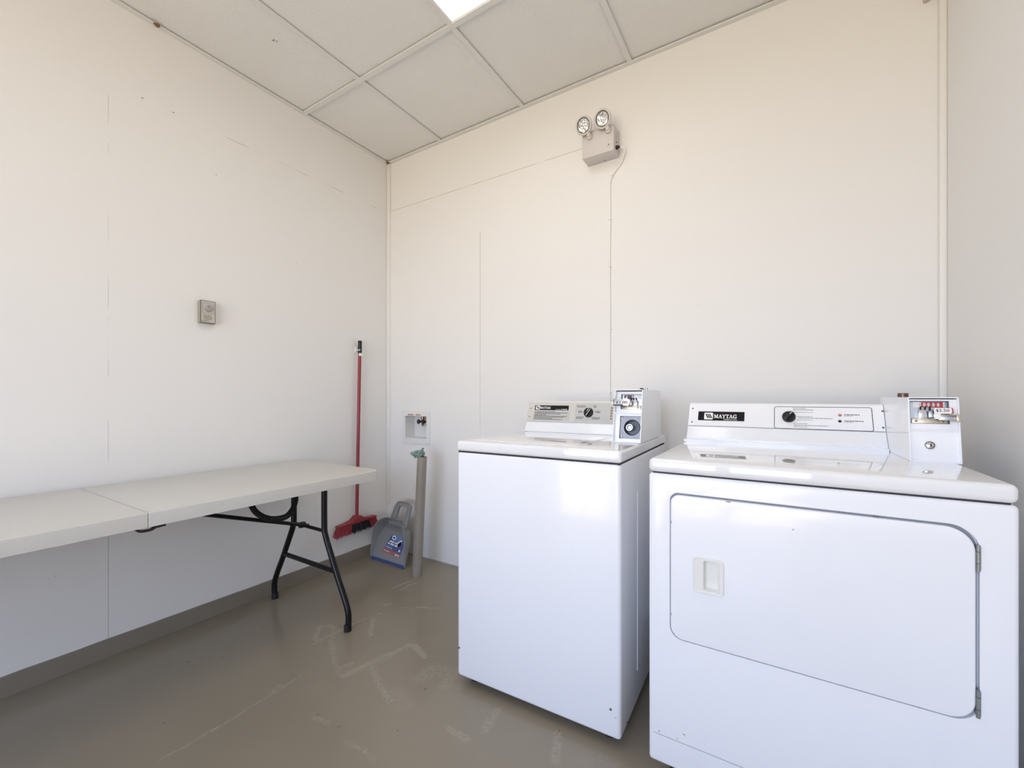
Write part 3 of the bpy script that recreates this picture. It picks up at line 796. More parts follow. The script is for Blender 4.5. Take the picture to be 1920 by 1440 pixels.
for px, py in [(1366,940),(1641,967),(1258,978),(1258,1150)]:
    b = MB(hf); x, z = hit(px, py, df); x = max(x, dl+.005); b.flat([(x-.006, z-.0015), (x+.006, z-.002), (x+.004, z+.001), (x-.005, z+.001)] if py < 970 else [(x-.0012, z-.004), (x, z-.003), (x, z+.004), (x-.001, z+.003)], .0005, M['screw']); b.build('paint_chip', door)
for za, zb in ((hit(1829, 1070, df)[1], hit(1829, 1021, df)[1]), (hit(1833, 1345, df)[1], hit(1833, 1293, df)[1])):
    x = dr_+.001
    b = MB(df); L = zb-za
    b.tube([(x, za, .002), (x, za+L*.3, .002)], .0032, M['hinge'], 14); b.tube([(x, za+L*.32, .002), (x, za+L*.74, .002)], .0036, M['hinge'], 14); b.tube([(x, za+L*.76, .002), (x, zb, .002)], .0032, M['hinge'], 14)
    b.box((x-.003, za+L*.05, -.010), (x+.0045, zb-L*.05, .0012), M['hinge'], .0006, 1)
    b.build('hinge', D)
b = MB(); b.box((dx0+.008, DY+.006, .862), (dx1-.008, DB-.01, .872), M['dark']); b.build('seam_gasket', D)
b = MB(); b.box((dx0-.002, DY-.003, .8695), (dx1+.002, DB, .906), M['enamel_top'], .012, 6); b.build('top_deck', D)
for x in (dx0+.05, dx1-.05):
    for y in (DY+.06, DB-.06): b = MB(); b.lathe([(.024, 0), (.022, .012), (.009, .016), (.009, .09)], M['black'], 16, (x, y, 0)); b.build('foot', D)
# console
prof = [(1.700, .905), (1.702, .914), (1.752, .961), (1.798, 1.043), (1.806, 1.048), (1.855, 1.048), (1.860, 1.04), (1.860, .905)]
prof = [(1.722, .905), (1.722, .918), (1.755, .961), (1.798, 1.043), (1.806, 1.048), (1.855, 1.048), (1.860, 1.04), (1.860, .905)]
qx0, qx1 = -.294, .289
b = MB(); console_body(b, qx0, qx1, prof, M['panel_white']); con = b.build('control_console', D)
b = MB(); b.box((qx0-.006, 1.706, .9045), (qx1, 1.74, .9135), M['enamel'], .001, 1); b.build('console_ledge', con)
u = V((0, 1.798-1.755, 1.043-.961))
pf = frame((0, 1.755, .961), (1, 0, 0), u); pl = u.length
pf = pf @ Matrix.Translation((0, 0, .0002))
b = MB(pf); b.box((qx0+.001, .001, 0), (qx1-.001, pl, .0015), M['panel_white'], .0005, 1)
b.flat([(qx0+.002, -.001), (qx1-.002, -.001), (qx1-.002, .0012), (qx0+.002, .0012)], .0017, M['ink_grey'])
fas = b.build('fascia', con)
cf = pf @ Matrix.Translation((0, 0, .0018))
def dc(x, y): return hit(1440 + x/8.348, 750 + y/8.348, cf)
def dm(x, y): return hit(1280 + x/13.714, 760 + y/13.714, cf)
b = MB(cf)
p0 = dm(410, 155); p1 = dm(1585, 405); p2 = dm(400, 380)
bx0, by1, bx1, by0 = p0[0], p0[1], p1[0], p2[1]
bw_ = bx1-bx0; bh_ = by1-by0
b.box((bx0, by0, 0), (bx1, by1, .0009), M['ink'], .0003, 1)
logo(b, bx0+bw_*.135, by0+bh_*.10, bw_*.195, bh_*.76, M['white_ink'], M['ink'])
maytag(b, bx0+bw_*.35, by0+bh_*.26, bh_*.42, bw_*.50, M['white_ink'])
b.text('COMMERCIAL DRYER', bx0+bw_*.56, by0+bh_*.07, bh_*.11, M['white_ink'], .0011, bw_*.29, bold=.01)
b.build('brand_plate', fas)
b = MB(cf)
k0 = dc(100, 105); k1 = dc(1655, 480); k2 = dc(100, 440)
gy1, gy0 = k0[1], k2[1]
b.strip(rrect((k0[0]+k1[0])/2, (gy0+gy1)/2, k1[0]-k0[0], gy1-gy0, .006), .0016, .0004, M['ink'], True); b.build('panel_outline', fas)
b = MB(cf)
for (xa, ya, xb, hgt, mm) in [(392,130,590,.0022,'ink_grey'),(392,155,730,.0022,'ink_grey'),(392,192,720,.0016,'ink_grey'),(455,258,700,.002,'ink_grey'),(480,283,1010,.0022,'ink_grey'),(455,310,705,.0016,'ink_grey'),(400,368,620,.002,'ink_grey'),(400,394,945,.0022,'ink_grey'),(400,418,625,.0016,'ink_grey'),(1190,232,1435,.0022,'ink'),(1190,250,1335,.0016,'ink_grey'),(1195,330,1495,.0022,'ink'),(1195,348,1330,.0016,'ink_grey')]:
    p = dc(xa, ya); q = dc(xb, ya); b.bars(p[0], p[1]-.001, q[0]-p[0], hgt, M[mm], .0005)
b.build('printed_text', fas)
kx, ky = dc(325, 270); kr = (dc(438, 270)[0]-dc(215, 270)[0])/2
kf = cf @ Matrix.Translation((kx, ky, 0)); b = MB(kf)
b.lathe([(kr*.95, 0), (kr*.95, .008), (kr*.88, .011), (0, .011)], M['black'], 36)
b.M = kf @ Matrix.Rotation(math.radians(-38), 4, 'Z'); b.prism(rrect(0, 0, kr*.5, kr*1.7, kr*.2), .010, .020, M['black'], .002, 2)
b.flat([(-kr*.04, kr*.2), (kr*.04, kr*.2), (kr*.04, kr*.8), (-kr*.04, kr*.8)], .0203, M['white_ink']); b.build('selector_knob', con)
for (x, y, mm, m2) in ((1125, 238, 'red_ink', 'white_ink'), (1125, 333, 'ink', 'screw')):
    p = dc(x, y); b = MB(cf @ Matrix.Translation((p[0], p[1], 0))); b.lathe([(.0045, 0), (.0045, .001), (.0038, .0018), (0, .0018)], M[mm], 20); b.flat(circ(0, 0, .0018, 12), .0022, M[m2]); b.build('indicator_light', con)
for px, py in ((1299, 766), (1297.5, 791), (1654.5, 771), (1656, 802)):
    p = hit(px, py, cf); b = MB(cf); slot_screw(b, p[0], p[1], .0030); b.build('console_screw', con)

# dryer coin box
Dc = thing('coin_box', (.2895, 1.472, .906), 'white coin box on the dryer, with a $2.50 price tag and round key lock', 'coin box')
dw = .096; dh = .165
sh, fr = coin_shell(Dc, 0, dw, 0, .026, .385, 0, dh)
bw = dw; bh = math.hypot(dh, .026)
mid = bh*.50
inn = fr @ Matrix.Translation((0, 0, -.010))
g0 = hit(1706, 752, inn); g1 = hit(1781, 796, inn)
wx0, wx1, wy0, wy1 = g0[0], g1[0], g1[1]+.001, g0[1]
b = MB(inn)
b.plate([(.0028, .004), (bw-.0028, .004), (bw-.0028, bh-.004), (.0028, bh-.004)], [[(wx0, wy0), (wx1, wy0), (wx1, wy1), (wx0, wy1)]], -.002, 0, M['enamel'])
b.strip([(wx0, wy0), (wx1, wy0), (wx1, wy1), (wx0, wy1)], .0012, .0004, M['ink_grey'], True)
b.build('front_plate', Dc)
ry = hit(1740, 807, fr)[1]
b = MB(fr); b.box((.002, ry-.0015, -.012), (bw-.002, ry+.0015, -.0005), M['enamel'], .0008, 1); b.build('divider', Dc)
mechanism(Dc, inn, wx0, wy0, wx1, wy1, False, (.28, .40, .51, .64, .76), True, None)
w_ = wx1-wx0; h_ = wy1-wy0
b = MB(inn); r0 = hit(1763, 776, inn); 
hx = bw+.006
b.box((wx0+w_*.70, wy0+h_*.14, .004), (hx-.010, wy0+h_*.37, .010), M['steel'], .001, 2)
b.box((wx0+w_*.74, wy0+h_*.34, .008), (hx-.009, wy0+h_*.37, .018), M['brassy'], .0008, 2)
b.box((wx0+w_*.74, wy0+h_*.12, .008), (hx-.009, wy0+h_*.15, .018), M['brassy'], .0008, 2)
b.box((hx-.014, wy0+h_*.10, .004), (hx-.006, wy0+h_*.39, .018), M['brassy'], .001, 2)
b.build('slide_handle', Dc)
b = MB(inn @ Matrix.Translation((0, 0, .012)))
t0 = hit(1751, 765, b.M); t1 = hit(1785, 776, b.M)
tx0, ty1, tx1, ty0 = t0[0], t0[1], t1[0], t1[1]
tw, th_ = tx1-tx0, ty1-ty0
b.prism(rrect(tx0+tw/2+.0015, ty0+th_/2+.0003, tw+.003, th_+.001, .004), -.001, -.0002, M['counter_red'])
b.prism(rrect(tx0+tw/2, ty0+th_/2, tw, th_, .003), -.0005, .0005, M['white_ink'])
b.prism(rrect(tx0+tw*.20, ty0-th_*.45, tw*.36, th_*1.0, .001), -.0005, .0005, M['white_ink'])
b.text('$2.50', tx0+tw*.10, ty0+th_*.36, th_*.48, M['ink'], .0008, tw*.76, bold=.008)
b.build('price_tag', Dc)
lp = hit(1743, 835, inn)
b = MB(inn @ Matrix.Translation((lp[0], lp[1], 0)))
b.lathe([(.0135, 0), (.0130, .0015), (.0105, .0018), (.0, .0018)], M['enamel'], 32); b.build('lock_collar', Dc)
b = MB(inn @ Matrix.Translation((lp[0], lp[1], .0018)))
b.lathe([(.0098, 0), (.0098, .0018), (.0080, .0022), (.0078, .001)], M['screw'], 32); b.lathe([(.0077, 0), (.0077, .0018), (.006, .0028), (0, .003)], M['chrome'], 28)
b.flat([(.0002, -.004), (.0030, -.004), (.0030, .004), (.0002, .004)], .0032, M['black']); b.flat(circ(-.0035, .001, .0012, 10), .0030, M['red_ink']); b.build('key_lock', Dc)
b = MB(); b.lathe([(.0125, 0), (.0125, .010), (.011, .012), (0, .012)], M['brown_metal'], 24, (.318, 1.70, .906+dh)); b.build('top_lock', Dc)

# ================================================================== FOLDING TABLE
tx0, tx1 = -2.322, -1.648          # back and front long edges
tz = .714; th = .045
ty0, tym, ty1 = -.390, .525, 1.438
T = thing('folding_table', ((tx0+tx1)/2, tym, 0), 'long off-white plastic folding table with black metal legs against the left wall', 'table')
cxm = (tx0+tx1)/2
for k, (ya, yb, rs) in enumerate(((ty0, tym-.0004, [.05, .004, .004, .05]), (tym+.0004, ty1, [.004, .05, .05, .004]))):
    # outline in x,y
    w_, l_ = tx1-tx0, yb-ya
    if k == 0: rr = [.05, .05, .003, .003]
    else: rr = [.003, .003, .05, .05]
    b = MB(); b.prism(rrect(cxm, (ya+yb)/2, w_, l_, rr, 8), tz-th, tz, M['table'], .0035, 3)
    b.build('tabletop', T)
S1 = [(-1.846, .665), (-1.846, .46), (-1.838, .41), (-1.803, .34), (-1.742, .225), (-1.693, .14), (-1.669, .085), (-1.667, .035), (-1.672, 0)]
S2 = [(2*cxm+.0+1.846-.0, .665)]
xc = -1.972
for yl, sgn in ((1.262, 1), (2*tym-1.262, -1)):
    for s in (1, -1):
        path = [(xc + s*(x - xc), yl, z) for x, z in S1]
        b = MB(); b.tube(path, .0138, M['black_metal'], 16, 5); leg = b.build('leg', T)
        b = MB(); b.lathe([(.0168, .0), (.0172, .004), (.0165, .028), (.014, .031)], M['black'], 18, (path[-1][0], yl, 0)); b.build('foot_cap', leg)
    b = MB(); b.tube([(xc-.205, yl, .253), (xc+.205, yl, .253)], (.0115), M['black_metal'], 12, flat=(1, 1)); b.build('cross_bar', T)
    b = MB(); b.tube([(xc-.122, yl-sgn*.004, .43), (xc+.122, yl-sgn*.004, .43)], .0085, M['black_metal'], 12)
    b.build('cross_bar', T)
    b = MB(); b.tube([(xc-.128, yl, .655), (xc+.128, yl, .655)], .0125, M['black_metal'], 12); b.build('cross_bar', T)
    b = MB(); b.tube([(xc, yl-sgn*.004, .436), (xc, yl-sgn*.20, .505), (xc, yl-sgn*.62, .655)], .0125, M['black_metal'], 12, flat=(1, .7))
    br_ = b.build('diagonal_brace', T)
    b = MB(); b.box((xc-.012, min(yl-sgn*.05, yl-sgn*.02), .434), (xc+.012, max(yl-sgn*.05, yl-sgn*.02), .460), M['black'], .004, 2); b.build('locking_ring', br_)
# carrying strap hanging under the near half
b = MB()
sp = [(-1.80, .985, .664), (-1.80, .990, .635), (-1.80, 1.01, .60), (-1.80, 1.06, .567), (-1.80, 1.12, .562), (-1.80, 1.18, .572), (-1.80, 1.23, .605), (-1.80, 1.25, .640), (-1.80, 1.255, .664)]
sp = [(-1.93, .955, .664), (-1.93, .962, .625), (-1.92, .985, .57), (-1.90, 1.03, .535), (-1.89, 1.09, .528), (-1.90, 1.13, .545), (-1.93, 1.17, .580), (-1.96, 1.19, .625), (-1.97, 1.195, .664)]
b.tube(sp, .013, M['strap'], 10, 6, flat=(1, .35)); b.tube(sp[3:6], .013, M['black'], 10, 4, flat=(1, .8)); b.build('strap', T)
b = MB(); b.tube([(-1.655, .496, .669), (-1.655, .508, .660), (-1.655, .535, .659), (-1.655, .548, .669)], .007, M['black'], 10, 5, flat=(1, .6))
b.tube([(-1.658, .535, .662), (-1.658, .572, .664)], .0035, M['black'], 8); b.build('hinge_latch', T)

# ================================================================== BROOM (hangs on the left wall)
bx = -2.312
B = thing('broom', (bx, 1.82, .2), 'red broom with a red and black bristled head hanging on the left wall', 'broom')
b = MB(); b.tube([(bx, 1.813, .285), (bx-.002, 1.838, 1.37)], .0105, M['red'], 16); b.build('handle', B)
b = MB(); b.lathe([(.0115, 0), (.0118, .004), (.013, .03), (.012, .07), (.013, .074), (.013, .082), (.009, .088), (0, .088)], M['black'], 18, (bx-.002, 1.838, 1.35), (0, .02, 1)); b.build('grip', B)
b = MB(); b.box((bx-.012, 1.828, 1.338), (bx+.0115, 1.85, 1.356), M['white_ink'], .002, 2); b.build('grip_label', B)
z0h = .270
b = MB(frame((bx, 1.815, z0h), (0, 1, 0), (0, 0, 1), (1, 0, 0)))
outl = [(-.145, -.014), (.145, -.010), (.146, .002), (.10, .005), (.045, .014), (.016, .034), (-.016, .034), (-.045, .012), (-.10, .002), (-.146, -.002)]
b.prism(outl, -.020, .020, M['red'], .006, 3)
b.build('head', B)
b = MB(frame((bx, 1.815, z0h), (0, 1, 0), (0, 0, 1), (1, 0, 0))); b2 = MB(b.M); b3 = MB(b.M)
n = 30
for i in range(n):
    q = -1 + 2*i/(n-1)
    for wv in (-.011, 0, .011):
        x = q*.138; bt = q*.163 + random.uniform(-.003, .003)
        lz = -.068 + random.uniform(-.005, .003) + q*.004
        tgt = b2 if abs(q - .15) < .48 else (b if q < 0 else b3)
        tgt.tube([(x, -.006, wv), ((x+bt)/2+q*.002, -.038, wv*1.3), (bt, lz, wv*1.7 + random.uniform(-.002, .002))], [.0044, .0040, .0028], M['bristle_black'] if tgt is b2 else M['bristle_red'], 6)
h_ = b.build('red_bristles', B); b3.build('red_bristles', B); b2.build('black_bristles', B)
b = MB(); b.box((LX, 1.822, 1.36), (LX+.006, 1.850, 1.40), M['white_ink'], .002, 2); b.tube([(LX+.005, 1.826, 1.375), (LX+.034, 1.822, 1.375), (LX+.046, 1.830, 1.377)], .003, M['white_ink'], 8, 4)
b.tube([(LX+.005, 1.848, 1.375), (LX+.034, 1.852, 1.375), (LX+.046, 1.846, 1.377)], .003, M['white_ink'], 8, 4)
o = b.build('wall_clip', None, (LX, 1.836, 1.36)); tag(o, 'small white plastic clip on the left wall gripping the broom handle', 'clip')

# ================================================================== DUSTPAN (stands on its lip, leaning back)
P = thing('dustpan', (-2.13, 1.905, 0), 'grey plastic dustpan with a blue lip and printed sticker, leaning in the corner', 'dustpan')
lean = math.radians(22)
pu = V((1, -.03, 0)).normalized(); pv = V((.07, math.sin(lean), math.cos(lean))).normalized()
pfm = frame((-2.134, 1.909, .004), pu, pv)
def pan_outline(n=40, g=0):
    pts = [(.160-g, .0), (.158-g, .08)]
    for i in range(n+1):
        a = PI*i/n
        ca, sa = math.cos(a), math.sin(a)
        x = math.copysign(abs(ca)**.75, ca)*(.156-g); y = .09 + (abs(sa)**.85)*(.178-g)
        pts.append((x, y))
    pts += [(-.158+g, .08), (-.160+g, .0)]
    return pts
O = pan_outline(); I = pan_outline(g=.006)
b = MB(pfm)
# floor of the pan
b.prism([(.155, .0)] + [(x*.965, max(y*.95, 0)) for x, y in O[2:-2]] + [(-.155, .0)], -.002, .002, M['pan'])
n = len(O)
def rimh(y): return .004 + .070*min(1, max(0, y/.20))**1.0
vs = []; fs_ = []
for (x, y) in O:
    s_ = .96
    base = (x*s_, y*.95 if y > .05 else y, 0)
    hgt = rimh(y)
    nx_, ny_ = x*.0, 0
    vs += [base, (x, y, hgt), (x*1.045, y*1.012+.0, hgt+.001), (x*1.045, y*1.012, hgt-.006), (x*(s_+.02), base[1]+.003, -.002)]
for i in range(n-1):
    for k in range(4):
        a_ = 5*i+k; fs_.append((a_, a_+1, a_+6, a_+5))
b.add(vs, fs_, M['pan']); body = b.build('pan', P)
b = MB(pfm); b.box((-.160, -.004, -.002), (.160, .012, .0045), M['pan_blue'], .001, 1); b.build('lip', P)
# hollow handle
b = MB(pfm)
hp = []
outer = [(-.058, .235), (-.050, .33), (-.038, .367), (-.012, .380), (.060, .380), (.086, .367), (.094, .33), (.098, .225)]
outer = [tuple(q) for q in catmull([V((x, y)).to_3d() for x, y in outer], 4)]
outer = [(q[0], q[1]) for q in outer]
inner = rrect(.023, .308, .082, .095, .018, 5)
outer = [(x+.022, y+.004) for x, y in outer]; inner = [(x+.024, y+.006) for x, y in inner]
b.plate(outer, [inner], .030, .046, M['pan'])
b.tube([(q[0], q[1], .046) for q in outer], .006, M['pan'], 8)
b.tube([(q[0], q[1], .046) for q in inner] + [(inner[0][0], inner[0][1], .046)], .004, M['pan'], 8)
b.build('handle', P)
sf = pfm @ Matrix.Translation((.016, .105, .0026)) @ Matrix.Rotation(math.radians(-4), 4, 'Z') @ Matrix.Scale(1.05, 4)
b = MB(sf)
b.flat([(-.082, -.052), (.078, -.052), (.082, .02), (.055, .062), (-.045, .062), (-.055, .03)], .0002, M['st_blue'])
b.flat([(-.082, -.052), (.078, -.052), (.079, -.030), (-.074, -.026)], .0005, M['st_red'])
b.flat([(-.045, .062), (.055, .062), (.045, .030), (-.02, .030)], .0004, M['st_light'])
b.flat(circ(-.018, .046, .018, 20, .013), .0006, M['white_ink']); b.flat(circ(-.018, .046, .010, 16, .005), .0008, M['ink'])
b.bars(-.046, .016, .078, .009, M['white_ink'], .0007); b.bars(-.056, .001, .090, .010, M['white_ink'], .0007)
b.bars(-.060, -.010, .05, .004, M['st_light'], .0007); b.bars(-.064, -.019, .06, .004, M['white_ink'], .0007)
b.flat([(.025, .028), (.055, .052), (.062, .045), (.036, .020)], .0008, M['white_ink']); b.flat([(.03, .02), (.05, .04), (.06, .02), (.04, .0)], .0009, M['ink'])
b.flat([(.05, -.02), (.062, -.002), (.070, -.02)], .0009, M['white_ink']); b.flat([(.01, -.045), (.018, -.032), (.026, -.046)], .0009, M['brass'])
b.bars(.035, -.046, .035, .008, M['white_ink'], .0009); b.bars(-.07, -.042, .05, .004, M['handle'], .0009)
b.build('sticker', P)

# ================================================================== STANDPIPE with a rag
pb = V((-1.842, 1.877, 0)); pt = V((-1.815, 1.893, .712))
Q = thing('standpipe', pb, 'tall brown-grey painted drain pipe rising from the floor beside the dustpan', 'pipe')
ax = (pt-pb).normalized(); Lp = (pt-pb).length
b = MB(); b.lathe([(.0290, 0), (.0290, Lp-.001), (.0280, Lp), (.0255, Lp), (.0250, Lp-.03)], M['pipe'], 40, pb, ax)
b.build('tube', Q)
b = MB(); b.tube([pb + V((-.010, -.0272, .002)), pt + V((-.010, -.0272, -.001))], .0016, M['pipe'], 6); b.build('seam_ridge', Q)
# crumpled cloth
bb = bmesh.new(); bmesh.ops.create_icosphere(bb, subdivisions=5, radius=1)
for v in bb.verts:
    p = v.co.copy(); nn = noise.fractal(p*1.6, 1, 2, 4)*.35 + abs(noise.noise(p*2.6))*.30
    k = .72 + nn
    v.co = V((p.x*.050*k, p.y*.036*k, p.z*.024*k))
    if p.x < -.2: v.co.z -= .006; v.co.x -= .010
    tip = max(0, 1 - (V((p.x-.62, p.y, p.z-.7)).length)/.5); v.co.z += tip*.022
b = MB(Matrix.Translation(pt + V((-.022, -.004, .018)))); b.bm(bb, M['rag'])
o = b.build('rag', None, tuple(pt)); tag(o, 'crumpled green cloth rag stuffed on top of the drain pipe', 'rag')

# ================================================================== LAUNDRY OUTLET BOX
ox0, ox1, oz0, oz1 = -2.192, -1.938, .757, .978
OB = thing('laundry_outlet_box', ((ox0+ox1)/2, BY, oz0), 'white recessed water outlet box in the back wall above the drain pipe', 'outlet box')
of = frame((0, BY, 0), (1, 0, 0), (0, 0, 1), (0, -1, 0))
b = MB(of); b.plate([(ox0, oz0), (ox1, oz0), (ox1, oz1), (ox0, oz1)], [[(OBX0+.002, OBZ0+.002), (OBX1-.002, OBZ0+.002), (OBX1-.002, OBZ1-.002), (OBX0+.002, OBZ1-.002)]], .0003, .006, M['box_plastic'])
b.build('face_frame', OB)
b = MB(of); e = .0015
P4 = [(OBX0+e, OBZ0+e), (OBX1-e, OBZ0+e), (OBX1-e, OBZ1-e), (OBX0+e, OBZ1-e)]
b.add([(x, y, .003) for x, y in P4] + [(x, y, -.085) for x, y in P4], [(0, 1, 5, 4), (1, 2, 6, 5), (2, 3, 7, 6), (3, 0, 4, 7), (4, 5, 6, 7)], M['box_plastic'])
b.build('recess', OB)
for vx in (-2.050, -2.008):
    b = MB(); b.tube([(vx, BY+.045, OBZ1-.002), (vx, BY+.045, OBZ1-.050)], .011, M['brass'], 16)
    b.tube([(vx, BY+.045, OBZ1-.050), (vx+.002, BY+.04, OBZ1-.070)], .008, M['brass'], 16); vl = b.build('valve', OB)
    b = MB(); b.lathe([(.006, 0), (.006, .018), (.015, .019), (.016, .028), (.008, .030), (0, .030)], M['black'], 20, (vx-.006, BY+.04, OBZ1-.040), (-.25, -1, 0)); b.build('valve_handle', vl)
b = MB(of)
for xa, xb in ((-2.142, -2.080), (-2.070, -2.018)):
    b.flat([(xa, .9455), (xb, .9435), (xb, .956), (xa, .958)], .0064, M['panel_beige']); b.bars(xa+.006, .948, xb-xa-.012, .005, M['red_ink'], .0068)
b.build('label_sticker', OB)

# ================================================================== WALL TIMER
tyA, tyB, tzA, tzB, td = .9325, .996, 1.424, 1.531, .031
K = thing('wall_timer', (LX, (tyA+tyB)/2, tzA), 'small beige box with a round dial mounted on the left wall', 'thermostat')
kfm = frame((LX, 0, 0), (0, 1, 0), (0, 0, 1), (1, 0, 0))
b = MB(kfm); b.box((tyA, tzA, 0), (tyB, tzB, td-.003), M['timer_side'], .002, 2); b.build('case', K)
b = MB(kfm); b.box((tyA, tzA, td-.003), (tyB, tzB, td), M['timer_edge'], .001, 1); fc = b.build('bezel', K)
kk = kfm @ Matrix.Translation((0, 0, td)); b = MB(kk); m_ = .003
b.box((tyA+m_, tzA+m_, -.001), (tyB-m_, tzB-m_, .0008), M['timer_face'])
sy0, sy1, sz0, sz1 = tyA+.008, tyB-.009, tzA+.046, tzB-.012
b.strip([(sy0, sz0), (sy1, sz0), (sy1, sz1), (sy0, sz1)], .0012, .0011, M['timer_edge'], True)
b.flat([(tyA+.013, tzA+.016), (tyA+.028, tzA+.014), (tyB-.014, tzA+.018), (tyB-.016, tzA+.036), (tyA+.032, tzA+.042), (tyA+.026, tzA+.036), (tyA+.012, tzA+.042)], .0011, M['worn'])
b.bars(tyA+.006, tzA+.009, .030, .0022, M['ink'], .0012); b.build('face_plate', fc)
b = MB(kk @ Matrix.Translation(((sy0+sy1)/2+.001, (sz0+sz1)/2, .0008)))
b.lathe([(.0165, 0), (.0165, .002), (.0150, .0025), (.0148, .006), (.013, .007), (0, .007)], M['timer_dial'], 32); b.flat([(-.0008, .004), (.0008, .004), (.0008, .012), (-.0008, .012)], .0073, M['ink']); b.build('dial', K)

# ================================================================== EMERGENCY LIGHT
ex0, ex1, ez0, ez1, ed = -.838, -.674, 2.270, 2.398, .085
E = thing('emergency_light', ((ex0+ex1)/2, BY, ez0), 'beige twin-headed emergency light high on the back wall', 'emergency light')
b = MB(); b.box((ex0, BY-ed, ez0), (ex1, BY, ez1), M['light_box'], .003, 2); b.build('housing', E)
ef = frame((0, BY-ed, 0), (1, 0, 0), (0, 0, 1), (0, -1, 0))
b = MB(ef); b.flat(circ(-.700, 2.303, .0030, 12), .0006, M['dark']); b.bars(-.708, 2.296, .016, .0016, M['ink_grey'], .0006); b.build('test_button', E)
b = MB(); 
b.lathe([(.0038, 0), (.0038, .0015), (0, .0015)], M['dark'], 12, (ex1, BY-.045, 2.325), (1, 0, 0))
b.add([(ex1+.0006, BY-.055, 2.342), (ex1+.0006, BY-.035, 2.342), (ex1+.0006, BY-.035, 2.362), (ex1+.0006, BY-.055, 2.362)], [(0, 1, 2, 3)], M['timer_face'])
b.build('side_switch', E)
b = MB(); b.lathe([(.003, 0), (.003, .002), (0, .003)], M['screw'], 12, (-.742, BY-.012, ez0), (0, 0, -1)); b.build('housing_screw', E)
for (hx, hz, dirv) in ((-.815, 2.420, (-.12, -1, -.40)), (-.718, 2.420, (-.12, -1, -.40))):
    kx_ = hx + .018; kz = 2.368
    b = MB(); b.lathe([(.015, 0), (.015, .006), (.012, .012), (.006, .014), (0, .014)], M['light_box'], 24, (kx_, BY-ed, kz), (0, -1, 0)); b.tube([(kx_, BY-ed-.008, kz), (kx_-.002, BY-ed-.012, kz+.014), (hx+.004, BY-ed-.004, hz-.018)], [.012, .011, .010], M['light_box'], 12, 4); sw = b.build('swivel_arm', E)
    d = V(dirv).normalized(); c_ = V((hx, BY-ed-.024, hz))
    prof = [(r*1.17, h) for r, h in [(.008, -.030), (.020, -.026), (.032, -.010), (.0375, .004), (.0375, .012), (.0350, .0145), (.0305, .0145), (.0290, .010)]]
    b = MB(); b.lathe(prof, M['lamp_rim'], 40, c_, d, caps=(1, 0)); hd = b.build('lamp_head', E)
    b = MB(); b.lathe([(.0340, .0115), (.0330, .0125), (.0306, .0125), (.0304, .010)], M['timer_edge'], 36, c_, d, caps=(0, 0)); b.build('lens_ring', hd)
    b = MB(); b.lathe([(.0320, .0100), (.0275, .0070), (.0225, .0045), (.0170, .0030), (.0115, .0020), (.0060, .0018), (0, .0018)], M['reflector'], 16, c_, d, caps=(0, 0))
    b.v = [v + d*random.uniform(-.0016, .0020) + V((random.uniform(-1, 1), random.uniform(-1, 1), random.uniform(-1, 1)))*.0007 for v in b.v]
    b.flatshade = True; b.build('reflector', hd)
    b = MB(); b.lathe([(.0320, .0108), (.026, .0135), (.014, .0155), (0, .016)], M['glass'], 36, c_, d, caps=(0, 0)); b.build('lens', hd)

# cable down the wall
cyz = BY-.006
b = MB(); b.tube([(ex1+.012, BY-.050, 2.296), (ex1+.022, BY-.047, 2.295), (ex1+.035, BY-.03, 2.285), (-.650, BY-.012, 2.262), (-.664, cyz, 2.235), (-.694, cyz, 2.205), (-.712, cyz, 2.18), (-.719, cyz, 2.14), (-.7185, cyz, 2.0), (-.721, cyz, 1.75), (-.7195, cyz, 1.5), (-.721, cyz, 1.25), (-.720, cyz, 1.0), (-.720, cyz, .9)], .0033, M['cable'], 10, 6)
o = b.build('cable', None, (-.72, BY, .9)); tag(o, 'thin white cable clipped down the back wall from the emergency light', 'cable')
b = MB(); b.lathe([(.0095, 0), (.0095, .010), (.006, .013), (.005, .020)], M['black'], 18, (ex1, BY-.050, 2.296), (1, 0, 0)); b.build('plug', o)
for z in (2.19, 1.97, 1.732, 1.416, 1.096):
    xz = -.708 if z > 2.1 else -.720
    b = MB(); b.box((xz-.008, BY-.004, z-.004), (xz+.010, BY, z+.004), M['white_ink'], .001, 1); b.tube([(xz-.006, BY-.002, z), (xz-.005, BY-.009, z), (xz, BY-.011, z), (xz+.005, BY-.009, z), (xz+.006, BY-.002, z)], .0022, M['white_ink'], 8, 3); b.build('cable_clip', o)

# small fitting high in the right corner
b = MB(); b.prism([(.446, 2.500), (.452, 2.494), (.464, 2.496), (.478, 2.512), (.482, 2.57), (.446, 2.57)], 0, .03, M['bracket'], .003, 2)
b.M = Matrix.Identity(4); b.v = [V((v.x, BY - v.z, v.y)) for v in b.v]
o = b.build('wall_bracket', None, (.46, BY, 2.5)); tag(o, 'small brownish bracket at the top of the back wall by the right corner', 'bracket')


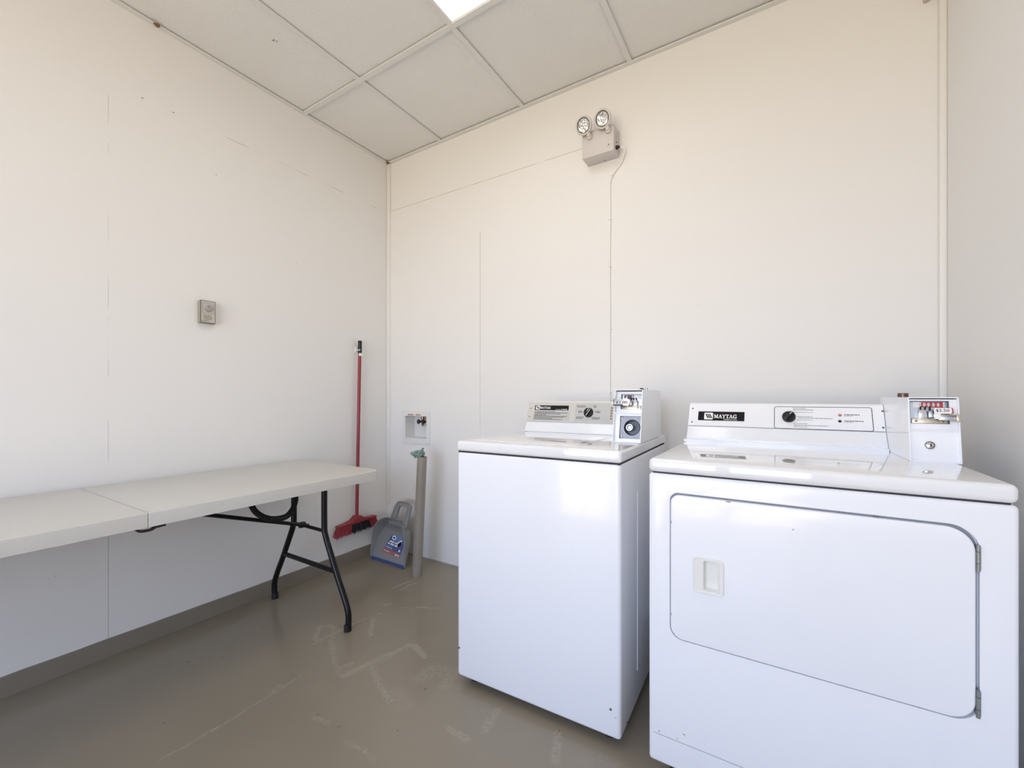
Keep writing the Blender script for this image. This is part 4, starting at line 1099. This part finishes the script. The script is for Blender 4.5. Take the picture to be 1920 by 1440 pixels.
# ================================================================== LIGHT
wd = bpy.data.worlds.new('sky'); SC.world = wd; wd.use_nodes = True
nt = wd.node_tree; nt.nodes.clear()
out = N(nt, 'ShaderNodeOutputWorld'); bg = N(nt, 'ShaderNodeBackground'); nt.links.new(bg.outputs[0], out.inputs[0])
tc = N(nt, 'ShaderNodeTexCoord'); sp = N(nt, 'ShaderNodeSeparateXYZ'); nt.links.new(tc.outputs['Generated'], sp.inputs[0])
mr = N(nt, 'ShaderNodeMapRange'); mr.inputs[1].default_value = -1; mr.inputs[2].default_value = 1; nt.links.new(sp.outputs[2], mr.inputs[0])
cr = N(nt, 'ShaderNodeValToRGB'); nt.links.new(mr.outputs[0], cr.inputs[0])
e = cr.color_ramp.elements            # sunlit ground below the horizon, bright haze on it, blue overhead
e[0].position = 0; e[0].color = (.60, .47, .32, 1)
e[1].position = .85; e[1].color = (.22, .32, .60, 1)
for p, c in ((.47, (.98, .81, .59, 1)), (.505, (.90, 1.0, 1.20, 1)), (.60, (.72, .88, 1.20, 1)), (.70, (.36, .49, .82, 1))):
    q = e.new(p); q.color = c
nt.links.new(cr.outputs[0], bg.inputs[0]); bg.inputs[1].default_value = 7.4
def area(name, loc, sx, sy, rot, energy=0, col=(1, 1, 1), portal=False):
    l = bpy.data.lights.new(name, 'AREA'); l.shape = 'RECTANGLE'; l.size = sx; l.size_y = sy; l.energy = energy; l.color = col
    if portal: l.cycles.is_portal = True
    o = bpy.data.objects.new(name, l); o.location = loc; o.rotation_euler = rot; C.objects.link(o); return o
for k, (x0, x1, z0, z1) in enumerate(WIN + [DOOR]):
    area('window_portal', ((x0+x1)/2, FY-.13, (z0+z1)/2), x1-x0, z1-z0, (math.radians(90), 0, 0), portal=True)
# the fluorescent fixture's own light
lg = area('fluorescent_tubes', ((TR[0]+TR[1])/2, (TR[2]+TR[3])/2, CZ-.004), .54, 1.14, (0, 0, 0), 5, (1, .97, .92)); lg.data.spread = math.radians(170)

# ================================================================== CAMERA
cd = bpy.data.cameras.new('camera'); cam = bpy.data.objects.new('camera', cd); C.objects.link(cam)
cd.sensor_width = 36; cd.sensor_fit = 'HORIZONTAL'; cd.lens = 36*F/1920; cd.shift_y = (HY-720)/1920; cd.clip_start = .02
cam.location = EYE; cam.rotation_euler = (math.radians(90), 0, PSI)
SC.camera = cam
SC.cycles.max_bounces = 9; SC.cycles.diffuse_bounces = 7; SC.cycles.glossy_bounces = 4; SC.cycles.transmission_bounces = 6
SC.cycles.caustics_reflective = False; SC.cycles.caustics_refractive = False
SC.cycles.use_adaptive_sampling = True; SC.cycles.adaptive_threshold = .05; SC.cycles.use_denoising = True; SC.cycles.sample_clamp_indirect = 6
vs_ = SC.view_settings
vs_.view_transform = 'Standard'; vs_.look = 'None'; vs_.gamma = 1; vs_.use_curve_mapping = False; vs_.exposure = 0
